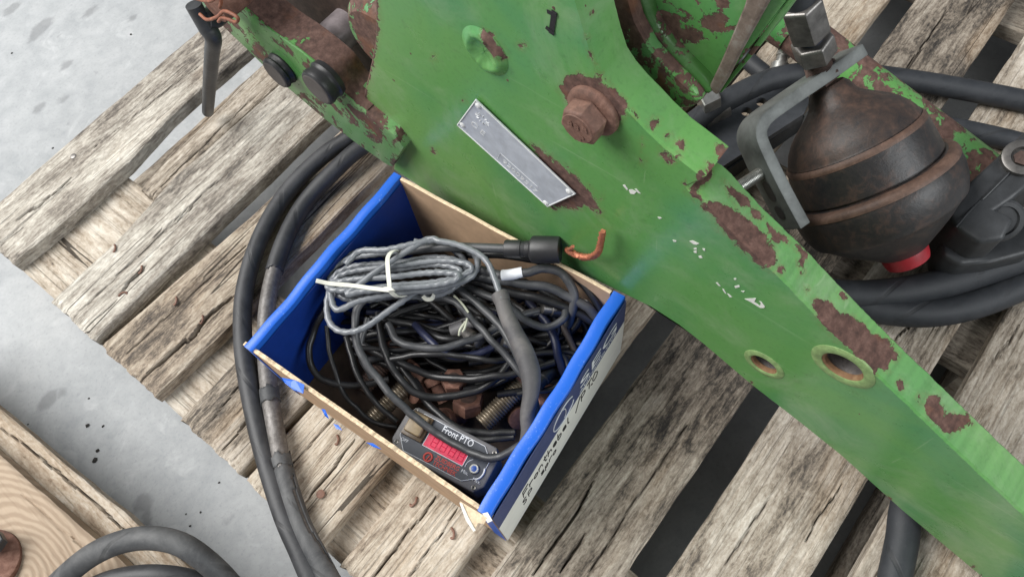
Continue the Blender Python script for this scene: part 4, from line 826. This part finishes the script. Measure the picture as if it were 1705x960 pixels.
cable([(880, 500, .235), (910, 540, .236), (930, 590, .232), (945, 640, .215)], .0050, 2, 'bluish black cable dropping beside the right box wall')
cable([(920, 510, .225), (945, 560, .222), (965, 605, .215), (985, 640, .20)], .0040, 3, 'thin brown cable dropping near the right box wall')
cable([(700, 495, .255), (745, 498, .262), (765, 510, .262), (800, 545, .256), (850, 600, .250), (880, 640, .240), (888, 690, .230)], .0042, 1, 'frayed grey cable running diagonally towards the splice sleeve')
for q in ([(756, 492, .264), (770, 506, .266), (780, 520, .264)], [(775, 535, .262), (766, 548, .262), (764, 558, .258)], [(778, 530, .262), (774, 545, .262), (770, 552, .26)]):
    tag(tube('frayed_strand', P3(q), .0012, mat_plain('pale_green_strand', (.45, .46, .36), .6), None, 6, 6), 'pale frayed wire strand sticking out of the grey cable', 'wire', 'frayed strands')
cable([(630, 520, .235), (640, 580, .230), (665, 630, .222), (700, 655, .215), (740, 660, .212), (790, 650, .214), (830, 625, .218), (860, 585, .222)], .0046, 0, 'black cable hanging in a wide loop above the threaded bolts')
cable([(645, 540, .245), (660, 565, .246), (700, 578, .246), (745, 576, .246), (800, 558, .246), (850, 530, .246), (900, 515, .24)], .0044, 1, 'grey cable sagging in a loop under the tied coil')
cable([(650, 580, .205), (690, 640, .205), (730, 690, .206), (770, 715, .206), (810, 722, .206), (858, 720, .206)], .0044, 0, 'black cable passing behind the instrument to the right wall')
cable([(690, 630, .202), (735, 700, .203), (790, 728, .204), (855, 727, .204)], .0040, 0, 'second black cable passing close behind the instrument')
cable([(575, 560, .235), (590, 610, .226), (618, 660, .216), (660, 700, .2)], .0036, 0, 'thin black cable dropping between coil and threaded bolt')
cable([(555, 500, .25), (525, 545, .235), (515, 590, .225), (535, 628, .215), (590, 640, .205), (650, 632, .2)], .0042, 0, 'black cable looping against the blue inner wall')
cable([(545, 540, .235), (552, 600, .22), (575, 660, .205), (620, 700, .19), (660, 712, .185)], .0030, 0, 'thin black cable hanging along the blue inner wall')
cable([(612, 530, .23), (600, 580, .22), (620, 630, .20)], .0042, 1, 'short grey cable hanging under the coil end')
# the tangle underneath
rc = random.Random(21)
for i in range(52):
    x0 = rc.uniform(560, 690); x1 = rc.uniform(820, 985); y0 = rc.uniform(505, 600) ; y1 = rc.uniform(470, 600)
    sag = rc.uniform(-25, 55); z = rc.uniform(.172, .236); pts = []
    if rc.random() < .35: x0, y0 = rc.uniform(690, 760), rc.uniform(440, 500)
    for t in np.linspace(0, 1, 6): pts.append((x0 + (x1 - x0) * t + rc.uniform(-8, 8), y0 + (y1 - y0) * t + sag * math.sin(math.pi * t) + rc.uniform(-9, 9), z + rc.uniform(-.008, .008)))
    if rc.random() < .5: pts += [(x1 + 14, y1 + 22, z - .01), (x1 - 10, y1 + 50, z - .02), (x1 - 70, y1 + 62, z - .02)]
    cable(pts, rc.choice((.0032, .0036, .0042, .0046)), rc.choice((0, 0, 0, 0, 1, 2)), 'dark cable lying in the tangle at the bottom of the box', 'tangled cables at the bottom of the box', 8)
for i in range(7):
    P = at(rc.uniform(740, 960), rc.uniform(500, 620), rc.uniform(.215, .235)); ax = (rc.uniform(-1, 1), rc.uniform(-1, 1), .3)
    tag(lathe('plug_pin', P, ax, [(0, .006), (.001, .0075), (.016, .0075), (.017, .0062), (.026, .0060), (.027, .004)], rc.choice((BLACKP, STEELD, GREYP)), None, 18), 'small cable end fitting lying among the tangled cables', 'connector', 'connectors in the tangle')

# ------------------------------------------------------------------ hoses
def hose(name, pts, r, mat, label, group=None, n=20):
    return tag(tube(name, P3(pts), r, mat, None, n, 10), label, 'hose', group)
hr = .0110; zh = PT + .0128
hose('hydraulic_hose', [(700, 195, .20), (640, 195, .185), (585, 228, .172), (535, 262, .164), (478, 320, zh), (434, 395, zh), (408, 480, zh), (404, 560, zh), (414, 640, zh), (436, 740, zh), (470, 850, zh), (500, 920, zh - .003), (528, 985, zh - .01), (560, 1050, zh - .03)], hr, RUBBER, 'sound black hydraulic hose curving along the left side of the blue box')
h2 = thing('hydraulic_hose', 'worn hydraulic hose with split cover next to the blue box', 'hose', at(460, 640, PT))
c2 = P3([(720, 215, .195), (650, 220, .180), (600, 246, .172), (556, 285, .165), (505, 342, zh), (470, 410, zh), (448, 490, zh), (442, 560, zh), (447, 640, zh), (458, 710, zh), (474, 790, zh), (500, 870, zh), (530, 930, zh - .003), (560, 985, zh - .01), (600, 1050, zh - .03)])
c2s = spline(c2, 24); V, F, UV = tube_data(c2s, hr * .90, 20); mesh_obj('wire_braid', V, F, BRAID, h2, True, UV)
def cover(y0, y1, r, mat, seed, split=False):
    pz = proj(c2s); sel = np.where((pz[:, 1] >= y0) & (pz[:, 1] <= y1))[0]; P = c2s[sel[0]:sel[-1] + 1]; n = 40; V, F, UV = tube_data(P, r, n, False); m = len(P)
    V = V.reshape(m, n, 3); cs = P[:, None, :]; rr = random.Random(seed)
    d = np.gradient(P, axis=0); d /= np.linalg.norm(d, axis=1)[:, None]
    for e, s_ in ((0, 1), (m - 1, -1)):                        # ragged ends
        j = fbm(np.arange(n) * .45, np.zeros(n), seed + e, 3) * .012
        for k in range(n): V[e, k] += -s_ * d[e] * (j[k] - .004)
    F2 = []
    drop = set()
    if split:
        c0 = 30 + seed % 3
        for i in range(m - 1):
            if .04 < i / m < .62:
                wdt = 1 + int(1.9 * vnoise(i * .13, 0, seed)); off = int(3 * math.sin(i * .07))
                for q in range(wdt): drop.add((i, (split + off + q) % n))
    for fi, f in enumerate(F):
        if (fi // n, fi % n) not in drop: F2.append(f)
    o = mesh_obj('rubber_cover', V.reshape(-1, 3), F2, mat, h2, True, UV); md = o.modifiers.new('thick', 'SOLIDIFY'); md.thickness = .0012; md.offset = -1; return o
cover(150, 452, hr, RUBBER, 3, 12); cover(648, 672, hr * 1.01, RUBBERL, 5); cover(758, 778, hr * 1.01, RUBBERL, 8); cover(781, 1060, hr * 1.015, RUBBERL, 9, 22)
# worn side strip: cover still on the shaded side between the bare places
# looped hose on the second pallet
hose('hydraulic_hose', [(60, 1010, .16), (105, 962, .175), (150, 925, .19), (200, 902, .20), (250, 895, .205), (300, 905, .20), (345, 935, .185), (385, 975, .16), (410, 1010, .13)], .0117, RUBBERL, 'dusty grey hose arching over the edge of the brown pallet')
hose('hydraulic_hose', [(110, 1010, .165), (160, 975, .172), (210, 960, .178), (265, 957, .18), (320, 966, .17), (370, 990, .15), (410, 1030, .12)], .0105, RUBBER, 'lower dusty hose arching just inside the larger loop')
fl = thing('rusty_flange', 'rusty round flange with a black hexagon bolt at the brown pallet', 'flange', at(-20, 940, PT))
lathe('flange_disc', at(-18, 938, PT + .001), (.25, -.1, 1), [(0, .034), (.004, .035), (.012, .034), (.014, .028), (.014, .012), (.013, .001)], RUST, fl, 40)
hexnut('hex_bolt', at(-6, 905, PT + .016), (.25, -.1, 1), .014, .020, BLACKC, fl, .2)
# hoses on the right
hose('hydraulic_hose', [(1120, 230, .20), (1180, 186, .210), (1235, 154, .216), (1290, 131, .216), (1350, 122, .208), (1420, 123, .19), (1500, 132, .175), (1600, 148, .162), (1720, 172, .158), (1800, 195, .158)], .0135, RUBBERD, 'black hose with steel end running under the green tube across the slats')
hose('hydraulic_hose', [(1480, 195, .160), (1560, 208, .158), (1640, 224, .158), (1720, 244, .158), (1800, 270, .158)], .0125, RUBBERD, 'black hose lying behind the black casting below the green tube end')
hose('hydraulic_hose', [(1290, 455, .18), (1340, 478, .175), (1400, 490, .172), (1480, 488, .172), (1560, 474, .174), (1640, 450, .178), (1720, 420, .182), (1800, 380, .185)], .0165, RUBBERD, 'upper of the thick black hoses passing in front of the red cap')
hose('hydraulic_hose', [(1330, 470, .164), (1400, 500, .162), (1470, 516, .162), (1550, 520, .162), (1630, 504, .163), (1720, 466, .165), (1800, 420, .168)], .0160, RUBBERD, 'lower of the thick black hoses, resting on the slats')
hose('hydraulic_hose', [(1540, 760, zh), (1522, 800, zh), (1508, 850, zh), (1502, 900, zh), (1490, 960, zh), (1480, 1030, zh)], .0150, RUBBERD, 'short visible length of black hose coming from under the green arm tip')
fe = thing('hose_fitting', 'dull steel hose end crimped on the black hose beside the bracket', 'fitting', at(1180, 190, .2))
ha, hb = at(1165, 197, .204), at(1208, 175, .208); lathe('crimp_ferrule', ha, hb - ha, [(0, .012), (.002, .0148), (.022, .0150), (.024, .0152), (.034, .0152), (.035, .0138)], STEELD, fe, 28)
hexnut('fitting_nut', at(1165, 172, .225), (at(1190, 160, .228) - at(1165, 172, .225)), .022, .026, STEEL, fe, .4)
hose('hydraulic_hose', [(1215, 60, .15), (1240, 95, .156), (1275, 125, .158), (1310, 150, .157)], .0115, RUBBERD, 'short dark hose lying on the dark slat under the bracket tip')
nf = thing('hose_nipple', 'small shiny steel hose nipple standing behind the black hose', 'fitting', at(1298, 118, .2))
na, nb_ = at(1297, 118, .205), at(1308, 78, .215); lathe('nipple', na, nb_ - na, [(-.01, .012), (.008, .0115), (.010, .0075), (.018, .0072), (.019, .0085), (.024, .0085), (.025, .0068), (.028, .0068), (.029, .0085), (.034, .0085), (.0345, .006), (.040, .006), (.0402, .001)], STEEL, nf, 24)
ring = lathe('black_ring', na + unit(nb_ - na) * .0255, nb_ - na, [(0, .0070), (.0004, .0082), (.0022, .0082), (.0026, .0070)], BLACKP, nf, 24)

# black plate with two holes
bp = thing('drilled_black_plate', 'flat black steel plate with two round holes under the hose', 'plate', at(1240, 215, .19))
def drilled(px, hs, z, t, mat, parent, name):
    bm = bmesh.new(); es = []; loops = [[at(x, y, z) for x, y in px]]
    for (x, y, r) in hs: c = at(x, y, z); loops.append([c + np.array([r * math.cos(a), r * math.sin(a), 0]) for a in np.linspace(0, 6.2832, 25)[:-1]])
    for L in loops:
        vs = [bm.verts.new(tuple(p)) for p in L]; es += [bm.edges.new((vs[i], vs[(i + 1) % len(vs)])) for i in range(len(vs))]
    bmesh.ops.triangle_fill(bm, use_beauty=True, edges=es, normal=(0, 0, 1))
    g = bmesh.ops.extrude_face_region(bm, geom=bm.faces[:], use_keep_orig=True); bmesh.ops.translate(bm, vec=(0, 0, -t), verts=[v for v in g['geom'] if isinstance(v, bmesh.types.BMVert)])
    bmesh.ops.recalc_face_normals(bm, faces=bm.faces); bm.verts.index_update()
    V = np.array([v.co[:] for v in bm.verts]); F = [[v.index for v in f.verts] for f in bm.faces]; bm.free(); return mesh_obj(name, V, F, mat, parent, False)
pl_ = drilled([(1150, 230), (1180, 190), (1222, 158), (1262, 138), (1315, 132), (1350, 165), (1338, 190), (1205, 276), (1150, 300)], [(1243, 186, .0068), (1268, 170, .0068)], .188, .010, mat_plain('worn_blue_grey_plate', (.075, .08, .09), .42, .3, .25), bp, 'drilled_plate')
prism('plate_lip', [at(x, y, .178) for x, y in ((1206, 275), (1335, 187), (1340, 194), (1212, 283))], (0, 0, -.03), BLACKC, bp)

# green tube
gt = thing('green_tube', 'flaked green steel tube lying diagonally behind the brown accumulator', 'tube', at(1450, 160, .17))
tube('tube_body', P3([(1255, -20, .262), (1300, 30, .250), (1450, 150, .218), (1560, 235, .196), (1660, 312, .180)]), [.026, .026, .027, .028, .028], GREENT, gt, 36, 10)
tube('tube_socket', P3([(1262, 2, .258), (1292, 22, .252), (1326, 52, .245)]), [.034, .033, .0275], GREENS, gt, 36, 8)

# ------------------------------------------------------------------ accumulator
P2 = at(1506, 422, .215); P1 = atD(1380, 150, np.linalg.norm(P2 - CAM) - .05); ax = unit(P2 - P1); LA = np.linalg.norm(P2 - P1)
acc = thing('hydraulic_accumulator', 'brown rusty pear-shaped accumulator with red cap held in a bent strap', 'accumulator', P2)
q = LA / 300.0                                                          # metres per photo pixel along its axis
prof = [(-8, 26), (-2, 31), (6, 35), (14, 38), (20, 42), (27, 50), (36, 62), (47, 76), (58, 87), (70, 96), (80, 101), (85, 103), (88, 104.5), (91, 107), (95, 109), (99, 109.5), (110, 111), (135, 113), (152, 114), (153, 111), (156, 111), (157, 121), (160, 127), (168, 131), (185, 132), (205, 130), (220, 125), (227, 122), (231, 116), (242, 104), (255, 90), (268, 74), (282, 55), (294, 40), (300, 30)]
ACCD = mat_rust('blackened_shell', (.014, .015, .017), (.030, .026, .025), (.085, .052, .040), .42, 0, .8)
lathe('dome', P1, ax, [(a * q, r * q) for a, r in prof if a <= 91], ACCU, acc, 72, 0, True, 35)
lathe('shell', P1, ax, [(a * q, r * q) for a, r in prof if a >= 88], ACCD, acc, 72, 0, True, 35)
BAND = mat_rust('brown_band_rust', (.06, .035, .027), (.12, .07, .05), (.19, .115, .085), .6)
lathe('weld_band', P1 + ax * 156.5 * q, ax, [(0, 112 * q), (.3 * q, 122 * q), (2.5 * q, 128 * q), (6 * q, 131 * q), (10 * q, 132.2 * q), (13 * q, 132 * q)], BAND, acc, 72)
lathe('shoulder_band', P1 + ax * 87.5 * q, ax, [(0, 103 * q), (2.5 * q, 106.5 * q), (6 * q, 109.4 * q), (9 * q, 110.0 * q), (12 * q, 110 * q)], BAND, acc, 72)
lathe('red_cap', P1 + ax * 270 * q, ax, [(0, 38 * q), (10 * q, 40 * q), (40 * q, 36 * q), (46 * q, 34 * q), (48 * q, 31 * q), (48 * q, .001)], RED, acc, 36)
# strap bent in an L: over the neck, down the side
tocam = unit(CAM - P1); lat = unit(np.cross(ax, tocam));
leftdir = proj(P1 + lat * .05)[0] < proj(P1)[0]; lat = lat if leftdir else -lat; fwd = unit(np.cross(lat, ax)); fwd = fwd if fwd @ tocam > 0 else -fwd
nb0 = P1 + ax * (-4) * q
def SP(l, a, f): return nb0 + lat * l * q + ax * a * q + fwd * f * q
path = [(-54, -26, -34), (0, -22, 4), (60, -19, 47), (100, -16, 76), (115, -10, 86), (123, 0, 91), (126, 16, 93), (127, 60, 94), (126, 110, 95), (124, 160, 96)]
C_ = spline([SP(*p) for p in path], 8); wd = unit(fwd * .80 - lat * .60); V = []; Tg = np.gradient(C_, axis=0)
for p, t_ in zip(C_, Tg):
    t_ = unit(t_); a_ = unit(wd - t_ * (wd @ t_)); b_ = np.cross(t_, a_)
    for (i, j) in ((-1, -1), (1, -1), (1, 1), (-1, 1)): V.append(p + a_ * i * 28 * q + b_ * j * 10.0 * q)
F = [(i * 4 + k, i * 4 + (k + 1) % 4, (i + 1) * 4 + (k + 1) % 4, (i + 1) * 4 + k) for i in range(len(C_) - 1) for k in range(4)] + [(3, 2, 1, 0), tuple((len(C_) - 1) * 4 + k for k in range(4))]
st_ = mesh_obj('strap', V, F, STRAP, acc, False); bevel_mesh(st_, .0016, 2, 50)
tl = unit(Tg[-14]); al = unit(wd - tl * (wd @ tl)); nl = np.cross(tl, al); nl = nl if nl @ tocam > 0 else -nl
for a_ in (90, 128):                                                   # slot and hole in the strap
    pc0 = SP(126.5, a_, 94.5) + nl * 10.4 * q; V = []; m = 22; L_ = 9 if a_ == 90 else 3
    for s_ in (1.0, .5, .02):
        for k in range(m): an = 6.2832 * k / m; V.append(pc0 + tl * (math.cos(an) * 9 + math.copysign(L_, math.cos(an))) * q * s_ + al * math.sin(an) * 9 * q * s_ + nl * .0003)
    F = [(i * m + k, i * m + (k + 1) % m, (i + 1) * m + (k + 1) % m, (i + 1) * m + k) for i in range(2) for k in range(m)]
    mesh_obj('strap_slot', V, F, BLACKP, st_, False)
# stud through the strap
sA = SP(127, 58, 94); sd = nl if nl @ lat > 0 else -nl
thread('strap_stud', sA - sd * 10 * q, sd, 84 * q, 10 * q, 2.6 * q, STEEL, acc, 24)
# fittings above the neck
top = P1 - ax * 20 * q
axf = unit(atD(1333, 6, np.linalg.norm(P1 - CAM) - .075) - top)
hexnut('port_hex', top + axf * 6 * q, axf, 16 * q, 46 * q, RUSTD, acc, .2)
thread('port_thread', top + axf * 20 * q, axf, 34 * q, 19 * q, 3.2 * q, RUSTD, acc, 28)
nt = hexnut('union_nut', top + axf * 53 * q, axf, 36 * q, 54 * q, STEELD, acc, .5); bevel_mesh(nt, .0012, 2, 20)
lathe('union_neck', top + axf * 88 * q, axf, [(0, 17 * q), (9 * q, 17 * q), (9.5 * q, 19 * q), (14 * q, 19 * q)], mat_plain('blue_grey_neck', (.06, .065, .09), .4, .5), acc, 28)
cpq = hexnut('coupling', top + axf * 101 * q, axf, 66 * q, 54 * q, STEELD, acc, .25); bevel_mesh(cpq, .0012, 2, 20)
lathe('coupling_hose', top + axf * 166 * q, axf, [(0, 20 * q), (1 * q, 22 * q), (90 * q, 22 * q), (91 * q, 1 * q)], RUBBERD, acc, 24)

# ------------------------------------------------------------------ black casting on the right
ca_ = thing('black_casting', 'black cast block with a bolted boss lying over the thick hoses', 'casting', at(1640, 350, PT))
def zc(pts, z): return [at(x, y, z) for x, y in pts]
T_ = [(1600, 316, .262), (1657, 264, .272), (1720, 205, .280), (1790, 150, .286), (1800, 250, .285), (1725, 300, .274), (1688, 330, .268), (1660, 348, .262), (1690, 362, .258), (1672, 398, .255), (1632, 404, .250), (1592, 378, .250), (1574, 344, .252)]
A_ = np.array([at(*p) for p in T_]); 
def shrinkpx(p, f): return p
B_ = A_.copy(); cen = A_.mean(0)
B_[:, :2] = cen[:2] + (A_[:, :2] - cen[:2]) * .97; B_[:, 2] = PT + .035
n = len(A_)
ctr = [at(1640, 330, .275), at(1720, 262, .288)]
F = [(i, (i + 1) % n, n + (i + 1) % n, n + i) for i in range(n)] + [tuple(range(n)), tuple(range(n, 2 * n))[::-1]]
cb_ = mesh_obj('block', np.vstack([A_, B_]), F, BLACKC, ca_, False); bm = bmesh.new(); bm.from_mesh(cb_.data); bmesh.ops.triangulate(bm, faces=[f for f in bm.faces if len(f.verts) > 4]); bmesh.ops.recalc_face_normals(bm, faces=bm.faces); bm.to_mesh(cb_.data); bm.free(); bevel_mesh(cb_, .005, 3, 25)
tube('parting_line', [at(1592, 378, .2535), at(1612, 354, .2575), at(1632, 334, .2625), at(1640, 328, .2650), at(1688, 280, .2745)], .0009, BLACKC, ca_, 6, 6)
bs_ = at(1678, 377, .250); lathe('side_boss', bs_ + np.array([.012, .012, -.01]), unit(at(1684, 392, .26) - at(1668, 366, .25) + np.array([0, 0, .012])), [(-.03, .024), (.012, .0225), (.014, .020), (.0142, .016), (.012, .015), (.012, .001)], BLACKC, ca_, 36)
b3 = at(1703, 262, .281); lathe('bolt_eye', b3, (-.25, .05, 1), [(-.006, .019), (.001, .019), (.002, .017), (.002, .011), (-.003, .0105), (-.003, .001)], STEELD, ca_, 32)
hexnut('socket_bolt', b3 + np.array([0, 0, -.002]), (-.25, .05, 1), .0025, .014, RUSTD, ca_, .3)
prism('lower_lobe', zc([(1568, 400), (1592, 372), (1650, 400), (1700, 372), (1740, 380), (1720, 420), (1650, 436), (1600, 440), (1572, 424)], .215), (0, 0, -.045), BLACKC, ca_, .006, 3)
